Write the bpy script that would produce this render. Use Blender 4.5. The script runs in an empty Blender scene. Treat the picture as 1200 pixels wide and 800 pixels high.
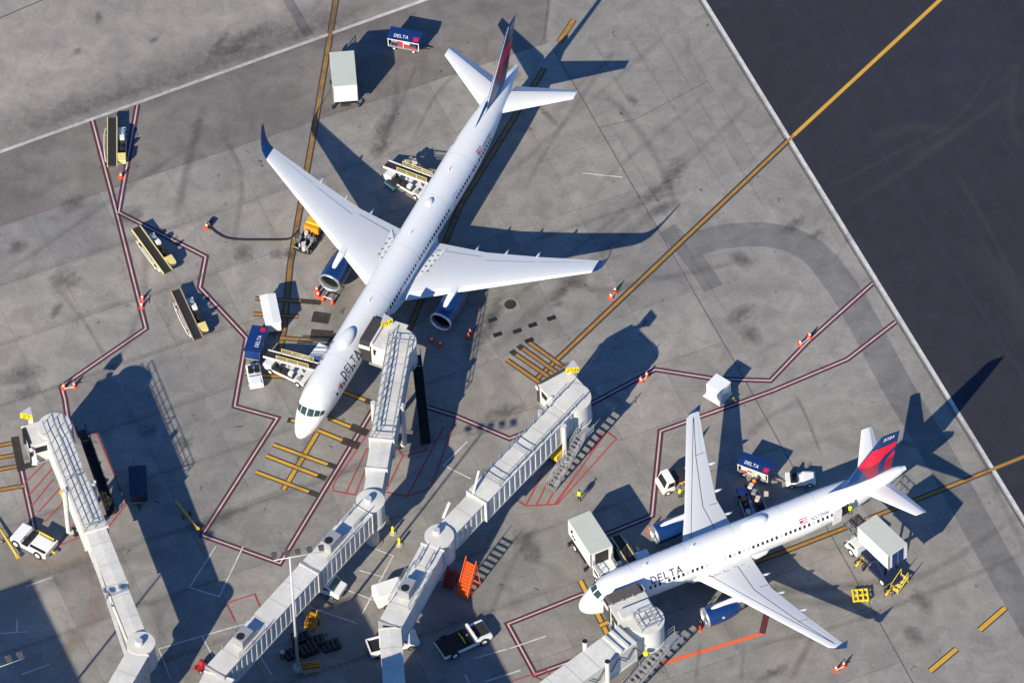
import bpy, bmesh, math, random
from mathutils import Vector, Matrix
random.seed(11)
R_ = math.radians
sc = bpy.context.scene
COL = sc.collection
# ------------------------------------------------------------------ camera, sky, sun, exposure
PIT, ROLL, FPX, DIST = R_(51.291), R_(-2.415), 10293.4, 925.44
CAMP = Vector((0, -DIST*math.cos(PIT), DIST*math.sin(PIT)))
FW = (-CAMP).normalized()
_r = Vector((1, 0, 0)); _u = _r.cross(FW)
CR = _r*math.cos(ROLL)+_u*math.sin(ROLL)
CU = -_r*math.sin(ROLL)+_u*math.cos(ROLL)
cam = bpy.data.cameras.new('camera'); camo = bpy.data.objects.new('camera', cam); COL.objects.link(camo)
m3 = Matrix((CR, CU, -FW)).transposed()
camo.matrix_world = Matrix.Translation(CAMP) @ m3.to_4x4()
cam.sensor_fit = 'HORIZONTAL'; cam.sensor_width = 36; cam.lens = FPX*36/1200
cam.clip_start = 10; cam.clip_end = 8000
sc.camera = camo
SAZ, SEL = R_(56.43), R_(27.85)          # the way shadows run over the ground, the sun's height
world = bpy.data.worlds.new('World'); sc.world = world; world.use_nodes = True
wn = world.node_tree
sky = wn.nodes.new('ShaderNodeTexSky'); sky.sky_type = 'NISHITA'; sky.sun_disc = False
sky.sun_elevation = SEL; sky.sun_rotation = R_(213.6); sky.air_density = 0.9; sky.dust_density = 0.0; sky.ozone_density = 10.0
bg = wn.nodes['Background']; bg.inputs['Strength'].default_value = 0.115
wn.links.new(sky.outputs[0], bg.inputs['Color'])
sun = bpy.data.lights.new('sun', 'SUN'); sun.energy = 5.0; sun.angle = R_(0.53); sun.color = (1.0, 0.91, 0.735)
suno = bpy.data.objects.new('sun', sun); COL.objects.link(suno); suno.location = (-60, -90, 80)
suno.rotation_euler = Vector((math.cos(SAZ)*math.cos(SEL), math.sin(SAZ)*math.cos(SEL), -math.sin(SEL))).to_track_quat('-Z', 'Y').to_euler()
sc.view_settings.view_transform = 'Standard'; sc.view_settings.look = 'None'
sc.view_settings.exposure = 0.64; sc.view_settings.gamma = 1.0
sc.view_settings.use_curve_mapping = False
sc.render.engine = 'CYCLES'; sc.cycles.transparent_max_bounces = 24

def G(u, v, z=0.0):
    """a pixel of the photograph carried down its ray to height z"""
    d = FW+CR*((u-600)/FPX)-CU*((v-400)/FPX)
    t = (z-CAMP.z)/d.z
    return CAMP+d*t
def g2(u, v, z=0.0):
    p = G(u, v, z); return (p.x, p.y)
def PX(p):
    d = Vector(p)-CAMP; k = d.dot(FW)
    return 600+FPX*d.dot(CR)/k, 400-FPX*d.dot(CU)/k

# ------------------------------------------------------------------ mesh helpers
class MB:
    def __init__(s): s.v = []; s.f = []; s.m = []; s.mi = 0; s.T = None
    def add(s, vs, fs):
        o = len(s.v)
        vs = [Vector(p) for p in vs]
        if s.T is not None: vs = [s.T @ p for p in vs]
        s.v += vs
        for f in fs: s.f.append([i+o for i in f]); s.m.append(s.mi)
        return s
    def box(s, x0, x1, y0, y1, z0, z1):
        return s.add([(x0,y0,z0),(x1,y0,z0),(x1,y1,z0),(x0,y1,z0),(x0,y0,z1),(x1,y0,z1),(x1,y1,z1),(x0,y1,z1)],
                     [(3,2,1,0),(4,5,6,7),(0,1,5,4),(1,2,6,5),(2,3,7,6),(3,0,4,7)])
    def bar(s, a, b, w, h=None, up=(0,0,1)):
        a, b = Vector(a), Vector(b); h = h or w
        d = (b-a).normalized(); u = Vector(up)
        if abs(d.dot(u)) > .98: u = Vector((1,0,0))
        x = d.cross(u).normalized()*(w/2); z = x.cross(d).normalized()*(h/2)
        vs = [p+sx*x+sz*z for p in (a, b) for sx, sz in ((-1,-1),(1,-1),(1,1),(-1,1))]
        return s.add(vs, [(0,1,2,3),(7,6,5,4),(0,4,5,1),(1,5,6,2),(2,6,7,3),(3,7,4,0)])
    def loft(s, rings, cap=True, closed=True):
        n = len(rings[0]); vs = [p for r in rings for p in r]; fs = []
        for i in range(len(rings)-1):
            for j in range(n if closed else n-1):
                k = (j+1) % n
                fs.append((i*n+j, i*n+k, (i+1)*n+k, (i+1)*n+j))
        if cap: fs.append(tuple(range(n-1, -1, -1))); fs.append(tuple((len(rings)-1)*n+j for j in range(n)))
        return s.add(vs, fs)
    def tube(s, pts, r, n=8, cap=True):
        pts = [Vector(p) for p in pts]; rs = r if isinstance(r, (list, tuple)) else [r]*len(pts)
        rings = []; px = None
        for i, p in enumerate(pts):
            d = (pts[min(i+1, len(pts)-1)]-pts[max(i-1, 0)]).normalized()
            if px is None:
                u = Vector((0,0,1)) if abs(d.z) < .95 else Vector((1,0,0))
                px = d.cross(u).normalized()
            px = (px-d*px.dot(d)).normalized(); py = d.cross(px)
            rings.append([p+rs[i]*(px*math.cos(2*math.pi*k/n)+py*math.sin(2*math.pi*k/n)) for k in range(n)])
        return s.loft(rings, cap)
    def cyl(s, c, r, h, axis='z', n=16, r2=None):
        r2 = r if r2 is None else r2
        c = Vector(c); ax = {'x': Vector((1,0,0)), 'y': Vector((0,1,0)), 'z': Vector((0,0,1))}[axis]
        return s.tube([c, c+ax*h], [r, r2], n)
    def prism(s, poly, z0, z1):
        n = len(poly)
        return s.add([(x,y,z0) for x,y in poly]+[(x,y,z1) for x,y in poly],
                     [tuple(range(n-1,-1,-1)), tuple(range(n,2*n))]+[(i,(i+1)%n,n+(i+1)%n,n+i) for i in range(n)])
    def prism_y(s, poly, y0, y1):      # profile in x,z pulled along y
        n = len(poly)
        return s.add([(x,y0,z) for x,z in poly]+[(x,y1,z) for x,z in poly],
                     [tuple(range(n)), tuple(range(2*n-1,n-1,-1))]+[(i,n+i,n+(i+1)%n,(i+1)%n) for i in range(n)])
    def ell(s, c, r, n=12, m=8):
        rings = []
        for i in range(m+1):
            a = math.pi*i/m; sr = max(math.sin(a), .001)
            rings.append([(c[0]+r[0]*sr*math.cos(2*math.pi*k/n), c[1]+r[1]*sr*math.sin(2*math.pi*k/n), c[2]-r[2]*math.cos(a)) for k in range(n)])
        return s.loft(rings)
    def build(s, name, mat, parent=None, smooth=False, bevel=0, loc=None, auto=None):
        me = bpy.data.meshes.new(name); me.from_pydata([tuple(p) for p in s.v], [], s.f)
        mats = mat if isinstance(mat, (list, tuple)) else [mat]
        for m in mats: me.materials.append(M[m])
        if len(mats) > 1: me.polygons.foreach_set('material_index', s.m)
        bm = bmesh.new(); bm.from_mesh(me); bmesh.ops.recalc_face_normals(bm, faces=bm.faces); bm.to_mesh(me); bm.free()
        if smooth:
            me.polygons.foreach_set('use_smooth', [True]*len(me.polygons))
            if auto: me.set_sharp_from_angle(angle=R_(auto))
        o = bpy.data.objects.new(name, me); COL.objects.link(o)
        if parent: o.parent = parent
        if loc: o.location = loc
        if bevel:
            b = o.modifiers.new('bevel', 'BEVEL'); b.width = bevel; b.segments = 2; b.limit_method = 'ANGLE'
        return o
def tag(o, label=None, cat=None, group=None, kind=None):
    if label: o['label'] = label
    if cat: o['category'] = cat
    if group: o['group'] = group
    if kind: o['kind'] = kind
    return o
def thing(name, label, cat, loc=(0,0,0), rz=0.0, group=None):
    o = bpy.data.objects.new(name, None); COL.objects.link(o)
    o.empty_display_size = .3
    o.location = loc; o.rotation_euler = (0, 0, rz)
    return tag(o, label, cat, group)
def copy_tree(o, parent=None):
    c = o.copy(); COL.objects.link(c); c.parent = parent
    for ch in list(o.children): copy_tree(ch, c)
    return c
def place(o, x, y, rz=0.0, z=0.0):
    o.location = (x, y, z); o.rotation_euler = (0, 0, rz); return o
def ang(a, b, za=0, zb=0):
    """world heading of the line between two pixels on the ground"""
    p, q = G(*a, za), G(*b, zb); return math.atan2(q.y-p.y, q.x-p.x)

# ------------------------------------------------------------------ materials
M = {}
def nt(name):
    m = bpy.data.materials.new(name); m.use_nodes = True; M[name] = m
    return m, m.node_tree, m.node_tree.nodes['Principled BSDF']
def N(t, typ, **kw):
    n = t.nodes.new(typ)
    for k, v in kw.items():
        if k.startswith('i_'): n.inputs[k[2:].replace('_', ' ')].default_value = v
        else: setattr(n, k, v)
    return n
def mix(t, fac, a, b, mode='MIX'):
    n = t.nodes.new('ShaderNodeMix'); n.data_type = 'RGBA'; n.blend_type = mode
    for sock, val in ((0, fac), (6, a), (7, b)):
        if hasattr(val, 'is_linked'): t.links.new(val, n.inputs[sock])
        else: n.inputs[sock].default_value = val if sock == 0 else (*val, 1)
    return n.outputs[2]
def ramp(t, fac, lo, hi, a=0.0, b=1.0):
    n = t.nodes.new('ShaderNodeMapRange'); n.inputs['From Min'].default_value = lo; n.inputs['From Max'].default_value = hi
    n.inputs['To Min'].default_value = a; n.inputs['To Max'].default_value = b
    t.links.new(fac, n.inputs['Value']); return n.outputs[0]
def noise(t, vec, scale, detail=4, rough=.55, dist=0.0):
    n = N(t, 'ShaderNodeTexNoise'); n.inputs['Scale'].default_value = scale; n.inputs['Detail'].default_value = detail
    n.inputs['Roughness'].default_value = rough; n.inputs['Distortion'].default_value = dist
    if vec is not None: t.links.new(vec, n.inputs['Vector'])
    return n.outputs[0]
def paint(name, col, rough=.4, metal=0.0, grime=.10, scale=1.2, coat=0.0, rnd=0.0):
    m, t, p = nt(name)
    tc = N(t, 'ShaderNodeTexCoord').outputs['Object']
    f1 = ramp(t, noise(t, tc, scale, 6, .65), .35, .75)
    f2 = ramp(t, noise(t, tc, scale*9, 3, .6), .45, .8)
    c = mix(t, f1, col, tuple(x*(1-grime*1.6) for x in col))
    c = mix(t, f2, c, tuple(x*(1-grime*1.1) for x in col))
    if rnd:
        oi = N(t, 'ShaderNodeObjectInfo').outputs['Random']
        c = mix(t, ramp(t, oi, 0, 1, 0, rnd), c, (.02,.02,.02))
    t.links.new(c, p.inputs['Base Color'])
    t.links.new(ramp(t, f1, 0, 1, rough, min(1, rough+.2)), p.inputs['Roughness'])
    p.inputs['Metallic'].default_value = metal
    if coat: p.inputs['Coat Weight'].default_value = coat
    return m
paint('plane_white', (.73,.73,.72), .30, 0, .035, .35, .3)
paint('wing_grey', (.57,.59,.61), .35, 0, .04, .5)
paint('wing_panel', (.60,.61,.62), .4, 0, .05, .6)
paint('control_grey', (.50,.54,.60), .38, 0, .05, .5)
paint('metal_bright', (.78,.79,.80), .28, .85, .04, 1)
paint('metal_grey', (.30,.31,.33), .4, .7, .15, 1)
paint('delta_blue', (.004,.034,.135), .3, 0, .05, 1, .3)
paint('tail_red', (.74,.010,.040), .35, 0, .04, 1, .2)
paint('tail_darkred', (.30,.008,.035), .35, 0, .05, 1, .2)
paint('skin_line', (.56,.565,.57), .4)
paint('print_blue', (.006,.016,.07), .5)
paint('print_grey', (.16,.17,.2), .5)
paint('print_red', (.55,.02,.03), .5)
paint('print_white', (.8,.8,.8), .5)
paint('print_black', (.012,.012,.012), .5)
paint('glass_dark', (.012,.016,.022), .08, 0, .0)
paint('cockpit_glass', (.03,.055,.065), .06, 0, .0)
paint('shade_pale', (.50,.50,.50), .4)
paint('engine_dark', (.03,.03,.035), .5, .3)
paint('fan_metal', (.09,.09,.10), .35, .8)
paint('black', (.010,.010,.011), .6, 0, .1)
paint('rubber', (.016,.016,.017), .85, 0, .2, 3)
paint('bellows', (.075,.072,.08), .8, 0, .15, 3)
paint('bridge_white', (.63,.615,.58), .5, 0, .20, .5)
paint('bridge_roof', (.66,.64,.585), .6, 0, .20, .38)
paint('bridge_side', (.50,.51,.52), .5, 0, .15, .8)
paint('bridge_grey', (.34,.34,.36), .5, .2, .15, .7)
paint('roof_line', (.40,.385,.36), .6)
paint('galv', (.40,.41,.42), .45, .5, .15, 2)
paint('truck_white', (.76,.76,.74), .4, 0, .06, .6)
paint('truck_roof', (.50,.52,.455), .55, 0, .08, .5)
paint('cart_white', (.72,.71,.68), .5, 0, .08, 1)
paint('cart_blue', (.005,.030,.145), .4, 0, .08, 1.2)
paint('navy', (.010,.018,.06), .5, 0, .1, 1)
paint('yellow', (.70,.46,.02), .5, 0, .12, 1.5)
paint('pale_yellow', (.68,.56,.20), .5, 0, .12, 1.5)
paint('sign_yellow', (.82,.62,.01), .45, 0, .02)
paint('amber', (.60,.27,.012), .55, 0, .15, 1.5)
paint('orange', (.80,.13,.02), .5, 0, .08, 1.5)
paint('cone_orange', (.82,.11,.03), .55, 0, .05, 2)
paint('stair_orange', (.86,.13,.015), .5, 0, .06, 1.5)
paint('cone_white', (.8,.78,.75), .5)
paint('red_dark', (.35,.02,.02), .5, 0, .1)
paint('belt', (.020,.019,.022), .8, 0, .25, 1.5)
paint('dark_metal', (.05,.05,.055), .5, .4, .2, 2)
paint('brown', (.16,.08,.04), .7, 0, .2, 2)
paint('tan', (.42,.28,.16), .7, 0, .15, 2)
paint('bag_black', (.02,.02,.025), .7); paint('bag_red', (.35,.03,.05), .7); paint('bag_grey', (.25,.24,.24), .7)
paint('bag_pale', (.62,.52,.45), .7); paint('bag_navy', (.02,.03,.09), .7)
paint('skin', (.45,.25,.17), .6); paint('vest', (.62,.80,.02), .6); paint('vest_orange', (.85,.22,.02), .6)
paint('trousers', (.02,.028,.05), .8); paint('hair', (.02,.015,.012), .8)
paint('teal_glass', (.05,.13,.15), .1)
paint('concrete_block', (.42,.40,.37), .85, 0, .1, 2)
paint('concrete_dull', (.24,.225,.205), .85, 0, .1, 2)
paint('terminal', (.40,.39,.37), .8, 0, .1, .3)
# ------------------------------------------------------------------ ground materials
def paving(name, col, blotch=.5, patch=.25, speck=.5, rnd=0.0, stretch=None, warm=.0):
    m, t, p = nt(name)
    pos = N(t, 'ShaderNodeNewGeometry').outputs['Position']
    big = ramp(t, noise(t, pos, .045, 3, .5), .33, .67)
    med = ramp(t, noise(t, pos, .42, 7, .62, .6), .30, .72)
    fine = ramp(t, noise(t, pos, 3.2, 6, .7), .25, .78)
    grit = ramp(t, noise(t, pos, 16, 3, .7), .3, .7)
    c = mix(t, big, tuple(x*(1-patch) for x in col), tuple(x*(1+patch*.55) for x in col))
    c = mix(t, ramp(t, big, .2, 1, 0, warm), c, (col[0]*1.15, col[1]*.95, col[2]*.78))
    c = mix(t, 1.0, c, mix(t, med, (.74,.74,.75), (1.17,1.165,1.15)), 'MULTIPLY')
    c = mix(t, 1.0, c, mix(t, fine, (.82,.82,.82), (1.15,1.15,1.14)), 'MULTIPLY')
    c = mix(t, 1.0, c, mix(t, grit, (.93,.93,.93), (1.07,1.07,1.07)), 'MULTIPLY')
    # oil drips and rubber scuffs with shapes of their own
    mp = N(t, 'ShaderNodeMapping'); mp.inputs['Rotation'].default_value = (0, 0, R_(-27)); mp.inputs['Scale'].default_value = (.25, 1, 1)
    t.links.new(pos, mp.inputs['Vector'])
    scuff = ramp(t, noise(t, mp.outputs[0], .75, 6, .66, .4), .60, .80)
    c = mix(t, ramp(t, scuff, 0, 1, 0, blotch*.8), c, tuple(x*.42 for x in col))
    mp2 = N(t, 'ShaderNodeMapping'); mp2.inputs['Rotation'].default_value = (0, 0, R_(40)); mp2.inputs['Scale'].default_value = (.12, 1, 1)
    t.links.new(pos, mp2.inputs['Vector'])
    sc2 = ramp(t, noise(t, mp2.outputs[0], .9, 5, .6), .57, .78)
    c = mix(t, ramp(t, sc2, 0, 1, 0, blotch*.55), c, tuple(x*.55 for x in col))
    oil = ramp(t, noise(t, pos, .9, 3, .5, .8), .685, .73)
    area = ramp(t, noise(t, pos, .11, 2, .5), .40, .54)
    mm = N(t, 'ShaderNodeMath', operation='MULTIPLY'); t.links.new(oil, mm.inputs[0]); t.links.new(area, mm.inputs[1])
    c = mix(t, ramp(t, mm.outputs[0], 0, 1, 0, speck), c, tuple(x*.25 for x in col))
    drop = ramp(t, noise(t, pos, 4.2, 3, .6), .655, .71)
    mm2 = N(t, 'ShaderNodeMath', operation='MULTIPLY'); t.links.new(drop, mm2.inputs[0]); t.links.new(area, mm2.inputs[1])
    c = mix(t, ramp(t, mm2.outputs[0], 0, 1, 0, speck), c, tuple(x*.3 for x in col))
    if rnd:
        oi = N(t, 'ShaderNodeObjectInfo').outputs['Random']
        c = mix(t, 1.0, c, mix(t, oi, (1-rnd,1-rnd*.97,1-rnd*.92), (1+rnd*.7,1+rnd*.7,1+rnd*.66)), 'MULTIPLY')
    t.links.new(c, p.inputs['Base Color'])
    p.inputs['Roughness'].default_value = .85
    bm_ = N(t, 'ShaderNodeBump'); bm_.inputs['Strength'].default_value = .25; bm_.inputs['Distance'].default_value = .02
    t.links.new(fine, bm_.inputs['Height']); t.links.new(bm_.outputs[0], p.inputs['Normal'])
    return m
paving('slab', (.368,.362,.338), .62, .20, .85, .20, warm=.18)
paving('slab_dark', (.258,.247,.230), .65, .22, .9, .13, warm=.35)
paving('apron_old', (.252,.236,.215), .6, .13, .95)
paving('road_old', (.188,.170,.157), .6, .22, .7, warm=.2)
paving('road_pale', (.290,.258,.234), .3, .12, .3)
paving('asphalt_dark', (.0185,.0195,.0295), .25, .14, .2)
paving('patch_dark', (.168,.162,.156), .5, .15, .6)
paving('patch_mid', (.185,.178,.172), .5, .15, .6)
paving('joint_bed', (.13,.125,.12), .3, .1, .2)
def marking(name, col, wear=.45, under=(.12,.115,.11)):
    m, t, p = nt(name)
    pos = N(t, 'ShaderNodeNewGeometry').outputs['Position']
    w = ramp(t, noise(t, pos, .9, 6, .7), .40, .70)
    w2 = ramp(t, noise(t, pos, 6, 4, .7), .42, .72)
    c = mix(t, ramp(t, w, 0, 1, 0, wear), col, under)
    c = mix(t, ramp(t, w2, 0, 1, 0, wear*.7), c, under)
    t.links.new(c, p.inputs['Base Color']); p.inputs['Roughness'].default_value = .7
marking('mk_white', (.62,.60,.57), .45)
marking('mk_white_faint', (.46,.45,.43), .65)
marking('mk_maroon', (.105,.018,.028), .35, (.07,.04,.045))
marking('mk_edge', (.030,.026,.026), .35, (.08,.07,.07))
marking('mk_core', (.60,.53,.53), .45, (.22,.12,.13))
marking('mk_yellow', (.42,.205,.030), .50, (.13,.075,.035))
marking('mk_yellow_bright', (.60,.33,.03), .22, (.2,.12,.05))
marking('mk_yellow_dirty', (.32,.170,.045), .75, (.07,.055,.04))
marking('mk_box', (.022,.019,.018), .35, (.12,.08,.04))
marking('mk_red', (.45,.040,.050), .55, (.20,.12,.12))
marking('mk_orange', (.72,.130,.050), .25, (.5,.12,.06))
marking('seam_faint', (.0225,.0235,.033), .8, (.0195,.0205,.030))
marking('seam', (.070,.066,.064), .5, (.2,.19,.18))
def smear(name, col, amount):
    """rubber or dirt left on the paving, thinning out towards its edges"""
    m, t, p = nt(name)
    uv = N(t, 'ShaderNodeUVMap').outputs[0]
    sx = N(t, 'ShaderNodeSeparateXYZ'); t.links.new(uv, sx.inputs[0])
    pos = N(t, 'ShaderNodeNewGeometry').outputs['Position']
    def tent(o, soft):
        a = N(t, 'ShaderNodeMath', operation='SUBTRACT'); a.inputs[1].default_value = .5; t.links.new(o, a.inputs[0])
        b = N(t, 'ShaderNodeMath', operation='ABSOLUTE'); t.links.new(a.outputs[0], b.inputs[0])
        r = ramp(t, b.outputs[0], .5, .5-soft); return r
    a = N(t, 'ShaderNodeMath', operation='MULTIPLY'); t.links.new(tent(sx.outputs[0], .18), a.inputs[0]); t.links.new(tent(sx.outputs[1], .42), a.inputs[1])
    nz = ramp(t, noise(t, pos, 1.3, 6, .7), .25, .75, .25, 1.0)
    b = N(t, 'ShaderNodeMath', operation='MULTIPLY'); t.links.new(a.outputs[0], b.inputs[0]); t.links.new(nz, b.inputs[1])
    c = N(t, 'ShaderNodeMath', operation='MULTIPLY'); t.links.new(b.outputs[0], c.inputs[0]); c.inputs[1].default_value = amount
    t.links.new(c.outputs[0], p.inputs['Alpha']); p.inputs['Base Color'].default_value = (*col, 1); p.inputs['Roughness'].default_value = .9
smear('smear_rubber', (.045,.044,.045), .34)
smear('smear_faint', (.085,.080,.078), .17)
smear('smear_band', (.075,.068,.066), .42)
smear('smear_soft', (.085,.080,.078), .26)

smear('smear_rust', (.30,.15,.06), .22)
smear('smear_pale', (.13,.11,.10), .16)

def blot(name, col, amount):
    m, t, p = nt(name)
    uv = N(t, 'ShaderNodeUVMap').outputs[0]
    mp = N(t, 'ShaderNodeMapping'); mp.inputs['Location'].default_value = (-1, -1, 0); mp.inputs['Scale'].default_value = (2, 2, 0); t.links.new(uv, mp.inputs['Vector'])
    ln = N(t, 'ShaderNodeVectorMath', operation='LENGTH'); t.links.new(mp.outputs[0], ln.inputs[0])
    pos = N(t, 'ShaderNodeNewGeometry').outputs['Position']
    nz = ramp(t, noise(t, pos, 1.6, 5, .65, .5), .2, .8, -.7, .7)
    a = N(t, 'ShaderNodeMath', operation='ADD'); t.links.new(ln.outputs['Value'], a.inputs[0]); t.links.new(nz, a.inputs[1])
    al = ramp(t, a.outputs[0], 1.0, .0, 0, amount)
    edge = ramp(t, ln.outputs['Value'], 1.0, .75)
    b = N(t, 'ShaderNodeMath', operation='MULTIPLY'); t.links.new(al, b.inputs[0]); t.links.new(edge, b.inputs[1])
    gr = ramp(t, noise(t, pos, 9, 4, .7), .3, .7, .45, 1.0)
    c = N(t, 'ShaderNodeMath', operation='MULTIPLY'); t.links.new(b.outputs[0], c.inputs[0]); t.links.new(gr, c.inputs[1])
    t.links.new(c.outputs[0], p.inputs['Alpha']); p.inputs['Base Color'].default_value = (*col, 1); p.inputs['Roughness'].default_value = .8
blot('smear_oil_shadow', (.045,.044,.045), .50)
# ------------------------------------------------------------------ the ground itself
def sheet(name, poly, z, mat, parent=None, kind='structure'):
    mb = MB(); n = len(poly); mb.add([(x, y, z) for x, y in poly], [tuple(range(n))])
    o = mb.build(name, mat, parent)
    if kind: o['kind'] = kind
    return o
sheet('ground', [(-3000,-3000),(3000,-3000),(3000,3000),(-3000,3000)], -.12, 'patch_mid')
AX = R_(20.8); ex = Vector((math.cos(AX), math.sin(AX), 0)); ey = Vector((-math.sin(AX), math.cos(AX), 0))
o0 = G(0, 265); SL = 7.62
dg = G(780, 270)                       # a corner where the pale slabs end
ox = ((dg-o0).dot(ex)) % SL
apron = sheet('concrete_apron', [(-75,-70),(75,-70),(75,75),(-75,75)], -.045, 'joint_bed')
sm = MB(); h = SL/2-.022; hx = SL/2-.010; c_ = .015; cx_ = .006
top = [(-hx+cx_,-h+c_,0),(hx-cx_,-h+c_,0),(hx-cx_,h-c_,0),(-hx+cx_,h-c_,0)]
mid = [(-hx,-h,-c_),(hx,-h,-c_),(hx,h,-c_),(-hx,h,-c_)]
bot = [(-h,-h,-.2),(h,-h,-.2),(h,h,-.2),(-h,h,-.2)]
sm.add(top+mid, [(0,1,2,3)]+[(4+i,4+(i+1)%4,(i+1)%4,i) for i in range(4)])
slab0 = sm.build('concrete_slab', 'slab', apron); slab_used = False
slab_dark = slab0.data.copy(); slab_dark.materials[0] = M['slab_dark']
bnd_a = G(868, 433); bdir = (G(1070, 800)-G(650, 60)).normalized(); bnrm = Vector((-bdir.y, bdir.x, 0))   # edge of the pale slabs
for i in range(-12, 16):
    for j in range(-16, 12):
        p = o0+ex*(ox+(i+.5)*SL)+ey*((j+.5)*SL); p.z = 0
        u, v = PX(p)
        if not (-70 < u < 1270 and -60 < v < 880): continue
        if (p-o0).dot(ey) > 5: continue                          # road beyond the slabs
        if (p-bnd_a).dot(bnrm) > 5.5: continue                   # old apron beyond the slabs
        if not slab_used: s_ = slab0; slab_used = True
        else: s_ = slab0.copy(); COL.objects.link(s_)
        s_.location = p; s_.rotation_euler = (0, 0, AX)
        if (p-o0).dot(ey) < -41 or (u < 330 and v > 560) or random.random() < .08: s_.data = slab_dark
def along(a, d, t): q = a+d*t; return (q.x, q.y)
la = o0; ra = G(825, 0); rd = (G(1200, 608)-ra).normalized()
wa = G(0, 178); wd = (G(500, 0)-wa).normalized()
tp = G(640, 45)
tl = (tp-la).dot(ex)
sheet('taxilane_road', [along(la, ex, -80), along(la, ex, tl), g2(645, 10), g2(662, -160), along(wa, wd, -90)], .006, 'road_old')
sheet('service_road', [along(wa, wd, -90), along(wa, wd, 95), (40, 160), (-200, 160)], .011, 'road_pale')
sheet('old_apron', [g2(640, 45), along(bnd_a, bdir, 90), along(ra, rd, 170), along(ra, rd, -25), g2(662, -160), g2(645, 10)], .0085, 'apron_old')
sheet('asphalt_taxiway', [along(ra, rd, -40), along(ra, rd, 170), (260, -60), (260, 160), (60, 160)], .013, 'asphalt_dark')

def strip(pts, w):
    """corner-mitred strip along a line of (x, y) points"""
    L, Rr = [], []
    n = len(pts)
    for i, p in enumerate(pts):
        p = Vector(p)
        if i == 0: d = (Vector(pts[1])-p).normalized(); nrm = Vector((-d.y, d.x)); k = 1
        elif i == n-1: d = (p-Vector(pts[i-1])).normalized(); nrm = Vector((-d.y, d.x)); k = 1
        else:
            d0 = (p-Vector(pts[i-1])).normalized(); d1 = (Vector(pts[i+1])-p).normalized()
            n0 = Vector((-d0.y, d0.x)); n1 = Vector((-d1.y, d1.x)); nrm = (n0+n1).normalized(); k = min(2.0, 1/max(.3, nrm.dot(n0)))
        L.append(p+nrm*w/2*k); Rr.append(p-nrm*w/2*k)
    return L, Rr
ZC = {}
def line(name, pxs, w, z, mat, parent=None, off=0.0, close=False):
    pts = [g2(*q) for q in pxs]
    if close: pts = pts+[pts[0]]
    return wline(name, pts, w, z, mat, parent, off)
def wline(name, pts, w, z, mat, parent=None, off=0.0):
    if name in ('tyre_mark', 'oil_and_shadow_blot', 'red_hatch_line', 'parking_line'):
        k = ZC[name] = ZC.get(name, -1)+1
        z = {'tyre_mark': .056, 'oil_and_shadow_blot': .118, 'red_hatch_line': .044, 'parking_line': .0388}[name]+k*(.0004 if name != 'parking_line' else .00005)
    if off:
        L, Rr = strip(pts, 2*abs(off)); pts = [tuple(p) for p in (L if off > 0 else Rr)]
    L, Rr = strip(pts, w); n = len(pts)
    me = bpy.data.meshes.new(name)
    me.from_pydata([(p.x, p.y, z) for p in L+Rr], [], [(i, n+i, n+i+1, i+1) for i in range(n-1)])
    me.materials.append(M[mat])
    uvl = me.uv_layers.new(name='UVMap')
    d = [0.0]
    for i in range(n-1): d.append(d[-1]+(Vector(pts[i+1])-Vector(pts[i])).length)
    for poly in me.polygons:
        for li in poly.loop_indices:
            vi = me.loops[li].vertex_index
            uvl.data[li].uv = (d[vi % n]/max(d[-1], .01), 0.0 if vi < n else 1.0)
    o = bpy.data.objects.new(name, me); COL.objects.link(o)
    if parent: o.parent = parent
    else: o['kind'] = 'structure'
    return o
def smooth_px(pxs, k=6):
    out = []
    n = len(pxs)
    for i in range(n-1):
        p0, p1, p2, p3 = pxs[max(i-1,0)], pxs[i], pxs[i+1], pxs[min(i+2,n-1)]
        for j in range(k):
            t = j/k
            out.append(tuple(.5*((2*p1[a])+(-p0[a]+p2[a])*t+(2*p0[a]-5*p1[a]+4*p2[a]-p3[a])*t*t+(-p0[a]+3*p1[a]-3*p2[a]+p3[a])*t**3) for a in (0,1)))
    out.append(pxs[-1]); return out
# darker repaired bands
line('paving_patch', smooth_px([(800,290),(850,277),(905,276),(950,293),(985,333),(1012,378),(1050,450),(1095,525),(1145,615),(1200,712),(1260,815)]), 3.3, .010, 'patch_dark')
line('paving_patch', [(781,268),(803,290),(826,322),(836,338)], 2.2, .0125, 'patch_dark')
line('paving_seam', [(645,-20),(637,47)], .12, .018, 'seam')
line('paving_seam', [(650,60),(870,440),(1070,800),(1100,850)], .10, .018, 'seam')
line('paving_seam', [(-20,30),(62,-5)], .16, .018, 'seam')
line('paving_seam', [(700,150),(745,140),(830,95)], .08, .018, 'seam')
for a, b in [((705,130),(868,395)),((690,40),(745,135)),((720,18),(860,240)),((752,10),(915,275)),((790,30),(900,215))]:
    line('tyre_mark', [a, b], .40, .020, 'smear_faint')
for a, b in [((810,15),(560,235)),((690,225),(840,100)),((905,100),(650,330)),((980,80),(870,200)),((720,60),(650,130))]:
    line('tyre_mark', [a, b], 1.0, .0205, 'smear_faint')
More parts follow.
